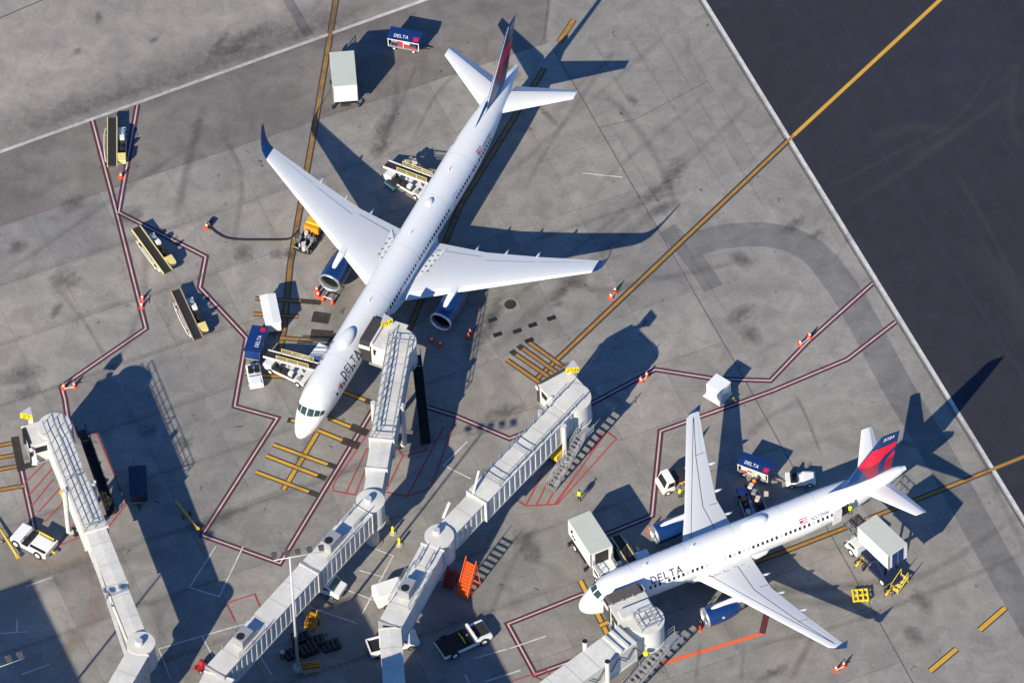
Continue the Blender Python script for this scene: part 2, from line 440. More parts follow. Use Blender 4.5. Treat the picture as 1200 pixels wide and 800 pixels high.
# rubber left by turning wheels, oil under the stands, floodlight shadows painted as blots
for q, w, mt in [
    ([(-60,178),(60,137),(200,88),(330,42),(480,-12)], 8.0, 'smear_band'), ([(20,155),(150,110),(330,50),(470,-10)], 2.2, 'smear_soft'),
    ([(-10,330),(80,270),(150,220),(240,160)], 1.0, 'smear_soft'), ([(205,260),(215,215),(225,175),(240,120)], 1.4, 'smear_rubber'),
    ([(100,470),(150,400),(170,330),(165,260)], 1.2, 'smear_soft'), ([(60,330),(100,380),(130,430)], .8, 'smear_soft'),
    ([(270,300),(283,210),(255,150)], .9, 'smear_soft'), ([(345,560),(360,520),(380,480)], 1.6, 'smear_soft'),
    ([(405,250),(400,330),(390,400)], 3.4, 'smear_soft'), ([(455,150),(470,120),(490,70)], .7, 'smear_soft'),
    ([(440,190),(462,130),(463,80)], 1.0, 'smear_soft'), ([(480,170),(520,100),(580,60)], .7, 'smear_soft'),
    ([(560,430),(620,370),(720,285),(800,230)], 1.8, 'smear_soft'), ([(540,400),(590,360),(680,290),(760,220)], 1.0, 'smear_soft'),
    ([(600,290),(720,250),(830,215)], .9, 'smear_soft'), ([(640,320),(700,340),(760,330),(900,300)], 1.2, 'smear_soft'),
    ([(835,660),(900,690),(960,690),(1060,680)], 1.6, 'smear_rubber'), ([(900,700),(980,705),(1090,670),(1200,600)], 1.4, 'smear_soft'),
    ([(850,760),(960,740),(1100,690),(1220,640)], 1.0, 'smear_soft'), ([(925,800),(945,760),(960,735)], 1.2, 'smear_rubber'),
    ([(815,800),(818,770),(822,750)], .7, 'smear_soft'), ([(868,800),(870,775),(872,755)], .7, 'smear_soft'),
([(560,760),(600,660),(640,600)], 1.0, 'smear_soft'),
    ([(20,700),(120,660),(230,640)], 3.0, 'smear_soft'), ([(60,780),(110,720),(100,660)], 2.2, 'smear_rust'),
    ([(10,650),(60,665),(120,640)], 2.4, 'smear_rust'), ([(330,730),(365,700),(385,700)], 1.3, 'smear_rust'),
    ([(180,700),(190,760),(200,800)], 2.0, 'smear_soft'), ([(390,560),(460,520),(520,480)], 1.2, 'smear_soft'),
    ([(520,300),(540,230),(600,140)], 1.2, 'smear_soft'), ([(610,230),(650,160),(720,60)], .9, 'smear_soft'),
    ([(1100,420),(1160,560),(1220,680)], 1.0, 'smear_soft'), ([(980,250),(1060,200),(1130,150),(1200,100)], 1.2, 'smear_pale'),
    ([(950,230),(1050,180),(1120,140),(1180,60)], .6, 'smear_pale'), ([(1115,195),(1160,270),(1200,350)], .8, 'smear_pale'),
    ([(1010,170),(1070,150),(1110,160),(1060,190)], 2.2, 'smear_pale'), ([(1170,110),(1190,80),(1185,140),(1200,180)], 1.3, 'smear_pale'),
    ([(870,520),(900,490),(940,470)], 1.2, 'smear_soft'), ([(930,460),(945,490),(965,540)], .5, 'smear_rubber'),
    ([(700,100),(760,170),(800,260)], 1.1, 'smear_soft')]:
    line('tyre_mark', smooth_px(q), w, .021, mt)
for u, v, du, dv, w in [(325,299,8,1,1.0),(284,297,10,3,1.5),(340,299,6,2,1.2),(672,333,12,-8,1.2),(655,345,10,-8,.8),(653,357,8,-3,.6),(866,303,10,8,1.2),(868,368,14,-10,1.3),(880,395,8,10,1.5),(770,225,22,-12,1.3),(790,200,10,-16,1.6),(775,245,16,-8,1.0),(1000,270,8,-14,.7),(957,275,9,-6,.7),(930,265,10,-10,.9),(25,440,26,-6,1.6),(30,462,14,-4,1.2),(20,290,10,-6,1.2),(640,135,14,14,.5),(740,118,6,6,.7),(600,85,10,10,.9),(612,122,10,6,.8),(450,150,12,-20,1.4),(446,175,10,-8,1.2),(618,640,11,20,1.7),(590,484,22,-6,1.4),(255,610,30,-12,1.3),(1062,520,12,3,.5),(1080,705,10,12,1.2),(1070,745,8,10,1.2),(905,790,18,-10,.8),(290,45,30,-14,1.4),(270,62,16,-4,.8),(255,55,10,-18,.8),(180,48,6,-3,.5),(90,62,7,-5,.6),(115,22,1,8,.5),(390,705,8,4,1.6),(600,312,20,-4,1.2),(560,395,14,-26,1.2),(575,380,10,-30,.9),(150,255,14,-10,1.6),(75,330,16,-8,2.2),(85,240,14,-6,1.6),(65,365,6,-10,.7),(175,505,10,-6,1.0),(215,520,8,-6,1.2),(720,468,10,4,.6),(690,462,10,-3,.5),(660,430,8,-4,.6),(1110,250,2,2,.5)]:
    line('oil_and_shadow_blot', [(u-du*1.4,v-dv*1.4),(u+du*1.4,v+dv*1.4)], w*1.9, .0225, 'smear_oil_shadow')  # blots either side of the middle bridge paint in mast floodlight shadows
rj = random.Random(8)
for k in range(1, 13):                       # paving lanes of the dark taxiway
    off = Vector((-rd.y, rd.x, 0))*(-k*4.1 if False else k*4.1)
    a, b = ra-rd*20+off, ra+rd*150+off
    n_ = 14; pts = [((a.lerp(b, t/n_)).x+rj.uniform(-.08,.08), (a.lerp(b, t/n_)).y+rj.uniform(-.08,.08)) for t in range(n_+1)]
    wline('paving_seam', pts, rj.choice((.10,.14,.5)), .0165+k*.0003, 'seam_faint')
for k in range(9):
    a = ra+rd*rj.uniform(0, 90)+Vector((-rd.y, rd.x, 0))*rj.uniform(4, 40); b = a+rd*rj.uniform(15, 45)+Vector((-rd.y, rd.x, 0))*rj.uniform(-4, 4)
    wline('tyre_mark', [(a.lerp(b, t/6).x+rj.uniform(-.4,.4), a.lerp(b, t/6).y+rj.uniform(-.4,.4)) for t in range(7)], rj.uniform(1.5, 5), 0, 'smear_pale')
for j in range(1, 11):                       # dirt gathered along the lane joints
    a = o0+ex*(ox-30+rj.uniform(-8, 8))+ey*(-j*SL); b = a+ex*rj.uniform(35, 75)
    pts = [((a.lerp(b, t/8)).x+rj.uniform(-.25,.25), (a.lerp(b, t/8)).y+rj.uniform(-.25,.25)) for t in range(9)]
    wline('tyre_mark', pts, rj.uniform(.7, 1.8), 0, 'smear_faint' if j % 3 else 'smear_soft')
# ------------------------------------------------------------------ painted lines
def triple(name, pxs):
    pts = [g2(*q) for q in pxs]
    e = wline(name, pts, .66, .026, 'mk_edge')
    wline('maroon_band', pts, .56, .030, 'mk_maroon', e)
    wline('white_core', pts, .155, .034, 'mk_core', e)
    return e
triple('stand_boundary_line', [(108,141),(140,262),(171,385),(72,453),(76,468),(84,520)])
triple('stand_boundary_line', [(161,123),(139,249),(241,301),(234,337),(289,396),(275,476),(325,490),(237,627),(328,660),(437,480)])
triple('stand_boundary_line', [(501,477),(533,487),(597,514),(668,486),(768,433),(838,444),(903,446),(947,400),(1023,332)])
triple('stand_boundary_line', [(1050,377),(993,421),(905,458),(774,505),(764,604),(715,624),(690,634)])
triple('stand_boundary_line', [(703,690),(680,697),(595,731),(627,790),(760,742)])
triple('stand_boundary_line', [(25,551),(42,628)])
e = line('orange_boundary_line', [(776,777),(893,742),(898,715)], .46, .028, 'mk_orange')
e = line('orange_boundary_line', [(893,742),(899,716),(905,690)], .64, .031, 'mk_maroon')
def yline(name, pxs, w=.30, mat='mk_yellow', edge=.55, z=.036):
    pts = [g2(*q) for q in pxs]
    e = wline(name, pts, edge, z, 'mk_edge'); wline('yellow_band', pts, w, z+.004, mat, e); return e
yline('taxi_guide_line', [(1115,-12),(930,159)], .42, 'mk_yellow_bright', .68)
yline('taxi_guide_line', [(930,159),(627,446)], .34, 'mk_yellow', .74)
yline('taxi_guide_line', [(397,-20),(372,130),(340,310),(333,385),(322,443)], .46, 'mk_yellow_dirty', .72)
yline('taxi_guide_line', [(672,24),(655,50)], .50, 'mk_yellow', .7)
yline('taxi_guide_line', [(638,80),(540,240),(478,390)], .42, 'mk_yellow_dirty', .66)
yline('taxi_guide_line', [(372,507),(332,574)], .42, 'mk_yellow_bright', .66)
yline('taxi_guide_line', [(1215,529),(1045,597),(935,640),(850,672)], .36, 'mk_yellow', .68)
yline('taxi_guide_line', [(680,680),(708,735),(716,752)], .42, 'mk_yellow_bright', .66)
yline('stop_bar', [(703,733),(735,719)], .42, 'mk_yellow_bright', .66, .042)
yline('stop_bar', [(1148,738),(1178,712)], .50, 'mk_yellow_bright', .78)
yline('stop_bar', [(1090,786),(1121,760)], .50, 'mk_yellow_bright', .78)
for a, b in [((320,521),(386,545)),((312,534),(374,558)),((300,553),(364,577)),((372,504),(404,517)),((385,490),(412,501)),((337,492),(350,494)),((402,459),(430,470)),
             ((299,350),(352,353)),((297,368),(350,371)),((328,396),(366,399)),((286,438),(361,444)),((618,400),(660,430)),((609,406),(653,437)),((601,413),(645,443)),((594,422),(633,449))]:
    yline('stop_bar', [a, b], .34, 'mk_yellow_bright' if a[1] > 455 else 'mk_yellow', .60, .042)
for a, b in [((384,544),(395,548)),((372,557),(382,561)),((362,576),(374,581)),((401,516),(421,523)),((411,500),(431,508)),((428,469),(440,474)),((337,492),(341,493)),
             ((352,353),(376,355)),((366,371),(386,374)),((364,392),(390,394)),((355,443),(364,445)),((599,411),(604,416)),((607,405),(612,409))]:
    line('number_box', [a, b], .9 if b[0] > 380 and a[1] < 530 and a[1] > 480 else (1.4 if 360 < a[1] < 400 else .62), .048, 'mk_box')
for a, b in [((-6,523),(16,519)),((-6,537),(19,533)),((-6,551),(22,546)),((-6,575),(29,569))]:
    yline('stop_bar', [a, b], .36, 'mk_yellow', .6, .042)
line('number_box', [(17,512),(25,552)], .8, .050, 'mk_box'); line('number_box', [(22,548),(41,544)], .7, .052, 'mk_box')
# white lines
for i in range(7):
    a = i/7; b = (i+1)/7
line('edge_line', [(-30,189),(510,-4)], .40, .0385, 'mk_white')
line('edge_line', [(812,-20),(1215,633)], .40, .0385, 'mk_white')
line('edge_line', [(806,-20),(1209,633)], .14, .0345, 'seam')
for q in [[(253,640),(222,688),(257,699),(285,640)], [(186,760),(240,744),(300,727)], [(548,517),(520,545),(552,561)],
          [(424,637),(461,651),(424,720)], [(421,668),(450,676)], [(404,690),(438,703)], [(353,708),(418,730)], [(237,745),(250,770)], [(186,760),(200,795)],
          [(300,760),(318,790)], [(30,687),(62,676)], [(0,742),(32,740)], [(20,725),(20,740)], [(25,790),(58,778)],
          [(556,771),(595,760)], [(570,798),(610,785)], [(545,790),(555,810)], [(596,760),(640,745)], [(683,203),(730,208)]]:
    line('parking_line', q, .16, .0388, 'mk_white')
# red movement areas under the bridges
for q in [[(604,585),(616,593),(653,591),(722,514),(711,506),(650,590)],[(616,592),(636,553)],[(628,592),(644,560)],[(640,592),(655,565)],[(652,590),(690,535),(705,507)],
          [(389,575),(416,580),(440,520)],[(405,578),(430,525)],[(389,573),(392,565),(436,500)],[(452,575),(472,534),(460,520)],[(472,535),(500,527),(498,518)],[(452,577),(478,581),(505,571),(534,490)],[(505,571),(520,530)],
          [(478,580),(520,500)],[(265,707),(298,696),(305,712)],[(265,707),(275,728)],
          [(30,565),(60,535)],[(34,580),(62,548)],[(37,593),(62,562)],[(45,600),(72,570)],[(52,612),(80,582)],[(66,640),(90,610)],[(66,640),(98,628)],[(112,505),(148,590),(125,620)],[(96,510),(112,505)],
          [(600,798),(640,785),(650,800)],[(625,792),(640,800)]]:
    line('red_hatch_line', q, .15, .044, 'mk_red')
# covers set in the paving
def cover(u, v, r, square):
    p = G(u, v); o = thing('manhole_cover', 'round iron manhole cover in a square concrete frame beside the engine', 'manhole', p, AX)
    MB().box(-r*1.5, r*1.5, -r*1.5, r*1.5, .004, .03).build('frame', 'concrete_dull', o)
    MB().cyl((0,0,.03), r, .03, n=24).build('lid', 'dark_metal', o)
cover(598, 357, .62, True)
mb = MB(); mb.box(-.45,.45,-.25,.25,.0,.05); dr0 = mb.build('drain_cover', 'black'); dr = dr0
for k, (u, v) in enumerate([(606,388),(624,381),(646,373),(620,399),(583,767-375),(577,375)]):
    if k: dr = dr0.copy(); COL.objects.link(dr)
    dr.location = G(u, v); dr.rotation_euler = (0,0,AX); tag(dr, 'small black rectangular drain cover set in the concrete right of the big jet', 'drain', 'drain covers')
p = G(347, 18)
mb = MB(); mb.box(-3.4,3.4,-.5,.5,.012,.05); gr = mb.build('service_pit_cover', 'patch_mid'); gr.location = p; gr.rotation_euler = (0,0,ang((335,0),(358,40)))
tag(gr, 'long narrow pit cover strip in the pale road surface', 'pit cover')
mb = MB(); mb.box(2.2,3.2,-.4,.4,.052,.06); mb.build('hatch', 'patch_dark', gr)
# ------------------------------------------------------------------ lettering: strokes laid on any surface
FONT = {
 'D': (.72, [[(0,0),(0,1),(.3,1),(.55,.88),(.68,.68),(.72,.5),(.68,.32),(.55,.12),(.3,0),(0,0)]]), 'E': (.58, [[(.58,0),(0,0),(0,1),(.58,1)],[(0,.52),(.5,.52)]]),
 'L': (.54, [[(0,1),(0,0),(.54,0)]]), 'T': (.66, [[(0,1),(.66,1)],[(.33,1),(.33,0)]]), 'A': (.76, [[(0,0),(.38,1),(.76,0)],[(.14,.33),(.62,.33)]]),
 '2': (.6, [[(0,.8),(.12,.96),(.32,1),(.52,.93),(.58,.74),(.5,.56),(0,0),(.6,0)]]), '5': (.6, [[(.55,1),(.06,1),(.04,.56),(.3,.62),(.5,.52),(.58,.32),(.48,.1),(.28,0),(.02,.08)]]),
 '7': (.58, [[(0,1),(.58,1),(.2,0)]]), '3': (.6, [[(.02,.92),(.28,1),(.52,.9),(.52,.65),(.25,.53),(.52,.42),(.56,.18),(.3,0),(0,.1)]]),
 'B': (.6, [[(0,0),(0,1),(.35,1),(.54,.9),(.54,.64),(.35,.53),(0,.53)],[(.35,.53),(.6,.42),(.6,.1),(.38,0),(0,0)]]),
 'N': (.66, [[(0,0),(0,1),(.66,0),(.66,1)]]), 'W': (.9, [[(0,1),(.22,0),(.45,.8),(.68,0),(.9,1)]]), '1': (.3, [[(.0,.8),(.2,1),(.2,0)]]),
 '4': (.62, [[(.45,0),(.45,1),(0,.3),(.62,.3)]]), '6': (.6, [[(.5,.95),(.2,.8),(.03,.4),(.1,.08),(.3,0),(.54,.1),(.56,.4),(.35,.55),(.08,.42)]]),
 '8': (.6, [[(.3,.54),(.06,.7),(.1,.93),(.3,1),(.5,.93),(.54,.7),(.3,.54),(.02,.32),(.08,.07),(.3,0),(.52,.07),(.58,.32),(.3,.54)]]),
 'R': (.6, [[(0,0),(0,1),(.4,1),(.56,.88),(.56,.64),(.4,.5),(0,.5)],[(.3,.5),(.6,0)]]), 'S': (.58, [[(.54,.9),(.3,1),(.06,.9),(.06,.62),(.5,.42),(.54,.12),(.3,0),(.02,.1)]]),
 'F': (.55, [[(0,0),(0,1),(.55,1)],[(0,.52),(.46,.52)]]), 'I': (.1, [[(.05,0),(.05,1)]]), 'C': (.66, [[(.64,.85),(.4,1),(.15,.9),(0,.5),(.15,.1),(.4,0),(.64,.15)]]),
 'H': (.64, [[(0,0),(0,1)],[(.64,0),(.64,1)],[(0,.52),(.64,.52)]]), 'O': (.74, [[(.37,0),(.1,.14),(0,.5),(.1,.86),(.37,1),(.64,.86),(.74,.5),(.64,.14),(.37,0)]]),
 'G': (.7, [[(.66,.85),(.4,1),(.12,.88),(0,.5),(.12,.12),(.4,0),(.66,.12),(.66,.45),(.42,.45)]]), 'K': (.62, [[(0,0),(0,1)],[(.58,1),(0,.42)],[(.2,.6),(.62,0)]]), ' ': (.4, [])}
def letters(text, height, fn, width=.12, gap=.22, step=.18, each=None):
    """fn(u, v, lift) -> point; u runs along the line of text, v up the letters"""
    mb = MB(); x = 0.0; k_ = 0
    for ch in text:
        w, strokes = FONT[ch]
        for st in strokes:
            for a, b in zip(st[:-1], st[1:]):
                a, b = Vector(a), Vector(b); d = b-a; L = d.length
                if L < 1e-6: continue
                d /= L; nn = Vector((-d.y, d.x))*width/2
                a2, b2 = a-d*width/2, b+d*width/2; n = max(1, int((b2-a2).length/step))
                for i in range(n):
                    p, q = a2.lerp(b2, i/n), a2.lerp(b2, (i+1)/n)
                    k_ += 1; lift = (k_ % 5)*.0012
                    mb.add([fn((x+c.x)*height, c.y*height, lift) for c in (p-nn, q-nn, q+nn, p+nn)], [(0,1,2,3)])
        x += w+gap
        if each: each(mb); mb = MB()
    return mb, (x-gap)*height
def text_len(text, height, gap=.22): return (sum(FONT[c][0]+gap for c in text)-gap)*height

# ------------------------------------------------------------------ airliners (x runs aft from the nose, negated into -x; y to port)
def interp(tab, s):
    for a, b in zip(tab[:-1], tab[1:]):
        if a[0] <= s <= b[0]:
            t = (s-a[0])/(b[0]-a[0]) if b[0] > a[0] else 0
            return [p+(q-p)*t for p, q in zip(a, b)]
    return list(tab[-1] if s > tab[-1][0] else tab[0])
def spline_tab(tab, n=4):
    out = []
    for i in range(len(tab)-1):
        p0, p1, p2, p3 = tab[max(i-1,0)], tab[i], tab[i+1], tab[min(i+2,len(tab)-1)]
        for j in range(n):
            t = j/n
            row = [p1[0]+(p2[0]-p1[0])*t]
            for a in range(1, len(p1)):
                v = .5*((2*p1[a])+(-p0[a]+p2[a])*t+(2*p0[a]-5*p1[a]+4*p2[a]-p3[a])*t*t+(-p0[a]+3*p1[a]-3*p2[a]+p3[a])*t**3)
                lo, hi = min(p1[a], p2[a]), max(p1[a], p2[a]); row.append(min(max(v, lo), hi))
            out.append(row)
    out.append(list(tab[-1])); return out
AIRF = [(1,0),(.8,.028),(.6,.052),(.4,.065),(.25,.064),(.12,.050),(.05,.034),(.012,.017),(0,0)]
def airfoil(s0, chord, y, z, tk, vertical=False, drop=0.0):
    pts = [(f, t*tk*8.4) for f, t in AIRF]+[(f, -t*tk*6.0) for f, t in reversed(AIRF[1:-1])]
    pts.insert(0, (1, .004)) if False else None
    if vertical:
        pts = [(f, t*tk*7.2) for f, t in AIRF]+[(f, -t*tk*7.2) for f, t in reversed(AIRF[1:-1])]
        return [(-(s0+f*chord), y+t*chord, z) for f, t in pts]
    return [(-(s0+f*chord), y, z+t*chord-drop*f*chord) for f, t in pts]
class Jet:
    def __init__(s, tab, root):
        s.tab = spline_tab(tab); s.root = root
    def pt(s, x, a, lift=0.0):
        """point on the skin, x aft of the nose, angle a from the crown towards port"""
        _, hw, zt, zb = interp(s.tab, x); zc, hz = (zt+zb)/2, (zt-zb)/2
        nx, nz = math.sin(a)/max(hw,.05), math.cos(a)/max(hz,.05); L = math.hypot(nx, nz)
        return (-x, hw*math.sin(a)+lift*nx/L, zc+hz*math.cos(a)+lift*nz/L)
    def ang_at(s, x, z):
        _, hw, zt, zb = interp(s.tab, x); zc, hz = (zt+zb)/2, (zt-zb)/2
        return math.acos(max(-1, min(1, (z-zc)/hz)))
    def fuselage(s, mat='plane_white', n=48):
        mb = MB(); rings = []
        for x, hw, zt, zb in s.tab: rings.append([s.pt(x, 2*math.pi*k/n) for k in range(n)])
        mb.loft(rings); return mb.build('fuselage', mat, s.root, True, auto=50)
    def panel(s, x0, x1, z0, z1, side, lift, mb, nx=2, nz=3):
        """patch on the skin between two stations and two heights"""
        for i in range(nx):
            for j in range(nz):
                q = []
                for a, b in ((i,j),(i+1,j),(i+1,j+1),(i,j+1)):
                    x = x0+(x1-x0)*a/nx; z = z0+(z1-z0)*b/nz
                    p = s.pt(x, s.ang_at(x, z)*side, lift); q.append(p)
                mb.add(q, [(0,1,2,3)])
        return mb
    def skin_poly(s, pts, lift, mb):
        """polygon of (x, z) corners laid on the port or starboard skin; pts: (x, z, side)"""
        mb.add([s.pt(x, s.ang_at(x, z)*sd, lift) for x, z, sd in pts], [tuple(range(len(pts)))])
    def text(s, text, x0, zbase, height, name, mat, side=1, width=.13, gap=.3):
        a0 = s.ang_at(x0, zbase)
        _, hw, zt, zb = interp(s.tab, x0); rr = (hw+(zt-zb)/2)/2
        L = text_len(text, height, gap)
        def fn(u, v, l):
            x = x0+(u if side > 0 else L-u)
            return s.pt(x, (a0-v/rr)*side, .012+l)
        if height > .6:
            letters(text, height, fn, width, gap, each=lambda m_: m_.build('letter', mat, s.root)); return None
        mb, _ = letters(text, height, fn, width, gap)
        return tag(mb.build(name, mat, s.root), kind='stuff')
def wing_sections(mb, secs, sgn, vertical=False):
    rings = []
    for y, s0, ch, z, tk in secs: rings.append(airfoil(s0, ch, sgn*y, z, tk))
    mb.loft(rings)
def engine(root, name, sx, sy, sz, r, L, cowl, lip_len, sgn, core_r, pylon, side_letter=None):
    e = MB()
    prof = [(0.0,.93),(.03,.985),(.12,1.0),(.35,1.02),(.6,1.0),(.82,.90),(1.0,.78)]
    n = 28
    rings = [[(-(sx+f*L), sy+r*k*math.cos(2*math.pi*j/n), sz+r*k*math.sin(2*math.pi*j/n)) for j in range(n)] for f, k in prof if f >= lip_len]
    f0 = lip_len; k0 = interp([(a, b) for a, b in prof], f0)[1]
    rings.insert(0, [(-(sx+f0*L), sy+r*k0*math.cos(2*math.pi*j/n), sz+r*k0*math.sin(2*math.pi*j/n)) for j in range(n)])
    e.loft(rings, cap=False)
    cw = e.build(name, cowl, root, True, auto=60)
    e = MB(); lp = [(f0,k0),(.03,.985*1.0),(.008,.95),(0,.91),(.01,.86),(.05,.82),(.12,.82)]
    e.loft([[(-(sx+f*L), sy+r*k*math.cos(2*math.pi*j/n), sz+r*k*math.sin(2*math.pi*j/n)) for j in range(n)] for f, k in lp], cap=False)
    e.build('inlet_lip', 'metal_bright', cw, True)
    e = MB(); e.loft([[(-(sx+f*L), sy+r*k*math.cos(2*math.pi*j/n), sz+r*k*math.sin(2*math.pi*j/n)) for j in range(n)] for f, k in [(.12,.82),(.3,.80)]], cap=False)
    e.build('inlet_duct', 'engine_dark', cw, True)
    e = MB(); cx = sx+.3*L
    for b in range(22):
        a = 2*math.pi*b/22; d = .13
        e.add([(-cx, sy+r*.2*math.cos(a), sz+r*.2*math.sin(a)), (-cx+.1, sy+r*.2*math.cos(a+d), sz+r*.2*math.sin(a+d)), (-cx+.14, sy+r*.8*math.cos(a+d*.9), sz+r*.8*math.sin(a+d*.9)), (-cx, sy+r*.8*math.cos(a-.03), sz+r*.8*math.sin(a-.03))], [(0,1,2,3)])
    e.tube([(-cx-.1, sy, sz), (-cx+.15, sy, sz), (-cx+.4, sy, sz), (-cx+.55, sy, sz)], [r*.26, r*.25, r*.14, .02], 16)
    e.build('fan', 'fan_metal', cw, True)
    e = MB(); e.cyl((-cx-.15, sy, sz), r*.81, .04, 'x', 24); e.build('fan_case', 'engine_dark', cw)
    e = MB(); e.tube([(-(sx+.75*L), sy, sz), (-(sx+1.0*L), sy, sz), (-(sx+1.22*L), sy, sz)], [r*.74, core_r, core_r*.82], 20, False); e.build('exhaust_nozzle', 'metal_grey', cw, True)
    e = MB(); e.tube([(-(sx+L*1.1), sy, sz), (-(sx+L*1.2), sy, sz), (-(sx+L*1.42), sy, sz)], [core_r*.75, core_r*.6, .05], 16); e.build('exhaust_cone', 'engine_dark', cw, True)
    e = MB()
    rings = []
    for (x, z0, z1, w) in pylon:
        rings.append([(-x, sy-w, z0), (-x, sy-w, z1-.05), (-x, sy-w*.5, z1), (-x, sy+w*.5, z1), (-x, sy+w, z1-.05), (-x, sy+w, z0)])
    e.loft(rings); e.build('pylon', 'plane_white', cw)
    return cw
def fairing(root, x0, x1, y, z0, z1, r):
    mb = MB(); pts = []; rs = []
    for t in (0,.12,.35,.6,.82,1): pts.append((-(x0+(x1-x0)*t), y, z0+(z1-z0)*t)); rs.append(r*max(.04, math.sin(math.pi*min(1, t*.93+.07))**.7))
    mb.tube(pts, rs, 10); return mb.build('flap_fairing', 'plane_white', root, True)
def gear(root, name, x, y, ztop, pairs, tw, wr, ww):
    g = MB(); g.tube([(-x, y, ztop), (-x, y, wr)], .13, 10); g.tube([(-x-.1, y, wr+.2), (-x+.8, y, ztop)], .06, 6)
    leg = g.build(name, 'metal_grey', root)
    for dx in pairs:
        for s_ in (-1, 1):
            w = MB(); w.cyl((-x+dx, y+s_*tw-ww/2, wr), wr, ww, 'y', 18); w.build('wheel', 'rubber', leg)
        a = MB(); a.tube([(-x+dx, y-tw, wr), (-x+dx, y+tw, wr)], .07, 6); a.build('axle', 'metal_grey', leg)
def fin_part(root, le_b, te_b, le_t, te_t, dors, tk, mats, polys, name='fin', rud=.72):
    (xb, zb), (xe, ze), (xt, zt), (xf, zf) = le_b, te_b, le_t, te_t
    def half(x, z):
        t = (z-zb)/(zt-zb); l = xb+(xt-xb)*t; e = xe+(xf-xe)*t; c = e-l
        f = min(1, max(0, (x-l)/c))
        for (f0, t0), (f1, t1) in zip(AIRF[:-1], AIRF[1:]):
            if f1 <= f <= f0: return c*tk*7.2*(t1+(t0-t1)*(f-f1)/max(1e-6, f0-f1))
        return .01
    mb = MB(); rings = []
    for k in range(7):
        t = k/6; l = xb+(xt-xb)*t; e = xe+(xf-xe)*t; z = zb+(zt-zb)*t
        ring = airfoil(l, e-l, 0, z, tk, True)
        if k == 6: ring = [(x, y*.6, zz) for x, y, zz in ring]
        rings.append(ring)
    mb.loft(rings)
    f = mb.build(name, mats, root, True, auto=50)
    d = MB(); dx, dz = dors
    for s_ in (1,):
        d.add([(-dx, 0, dz), (-xb-.6, .16, zb+.15), (-xb-.6, -.16, zb+.15), (-xb-1.0, .10, zb+1.15), (-xb-1.0, -.10, zb+1.15), (-xb-.3, .2, zb-.5), (-xb-.3, -.2, zb-.5)],
              [(0,1,3),(0,4,2),(0,3,4),(0,5,1),(0,2,6),(1,5,3),(2,4,6)])
    d.build('dorsal_fillet', mats, f, True)
    for pname, mat, poly, lift in polys:
        for sd in (1, -1):
            bm = bmesh.new(); vs = [bm.verts.new((-x, 0, z)) for x, z in poly]; fc = bm.faces.new(vs)
            bmesh.ops.triangulate(bm, faces=bm.faces[:])
            for _ in range(3): bmesh.ops.subdivide_edges(bm, edges=bm.edges[:], cuts=1, use_grid_fill=True)
            for v in bm.verts: v.co.y = sd*(half(-v.co.x, v.co.z)+lift)
            bmesh.ops.recalc_face_normals(bm, faces=bm.faces)
            me = bpy.data.meshes.new(pname); bm.to_mesh(me); bm.free(); me.materials.append(M[mat])
            o = bpy.data.objects.new(pname, me); COL.objects.link(o); o.parent = f
    # rudder hinge
    return f, half
def stab(root, sgn, le_r, te_r, le_t, te_t, z_r, z_t, y_r, y_t, tk, split=.72, droop=.18):
    secs = []
    for k in range(2):
        y, l, e, z = ((y_r, le_r, te_r, z_r), (y_t, le_t, te_t, z_t))[k]
        secs.append((y, l, e, z))
    mb = MB(); rings = []
    for y, l, e, z in secs: rings.append(airfoil(l, (e-l), sgn*y, z, tk))
    # fixed part: clip the rear
    def clip(r, l, e): return [(max(x, -(l+(e-l)*split)), y, z) for x, y, z in r]
    rings = [clip(r, q[1], q[2]) for r, q in zip(rings, secs)]
    mb.loft(rings); s_ = mb.build('horizontal_stabilizer', 'plane_white', root, True, auto=40)
    mb = MB(); rings = []
    for y, l, e, z in secs:
        c = (e-l); x0 = l+c*split; t = c*tk*.30
        rings.append([(-x0, sgn*y, z+t), (-e, sgn*y, z-droop*c*(1-split)*2.2), (-e, sgn*y, z-droop*c*(1-split)*2.2-.02), (-x0, sgn*y, z-t)])
    mb.loft(rings); mb.build('elevator', 'control_grey', s_)
    return s_
# ------------------------------------------------------------------ the long twin-engined jet at the upper stand
BX, BY, BH = -22.599, -14.251, R_(243.007)
b7 = thing('airliner', 'long white twin-engine jet with blue winglets parked with its nose towards the terminal', 'airplane', (BX, BY, 0), BH)
jb = Jet([(0,.03,3.36,3.30),(.12,.34,3.66,3.02),(.45,.64,4.0,2.78),(1.0,.95,4.36,2.60),(1.7,1.22,4.78,2.48),(2.4,1.42,5.40,2.42),(3.3,1.62,5.90,2.37),(4.6,1.79,6.22,2.34),(6.5,1.88,6.36,2.33),(8,1.88,6.36,2.33),
          (20,1.88,6.36,2.33),(36,1.88,6.36,2.33),(39,1.87,6.36,2.42),(42,1.78,6.35,2.78),(45,1.55,6.30,3.28),(48,1.18,6.20,3.90),(50.5,.80,6.02,4.38),(52.6,.45,5.70,4.78),(53.7,.22,5.42,4.98)], b7)
jb.fuselage()
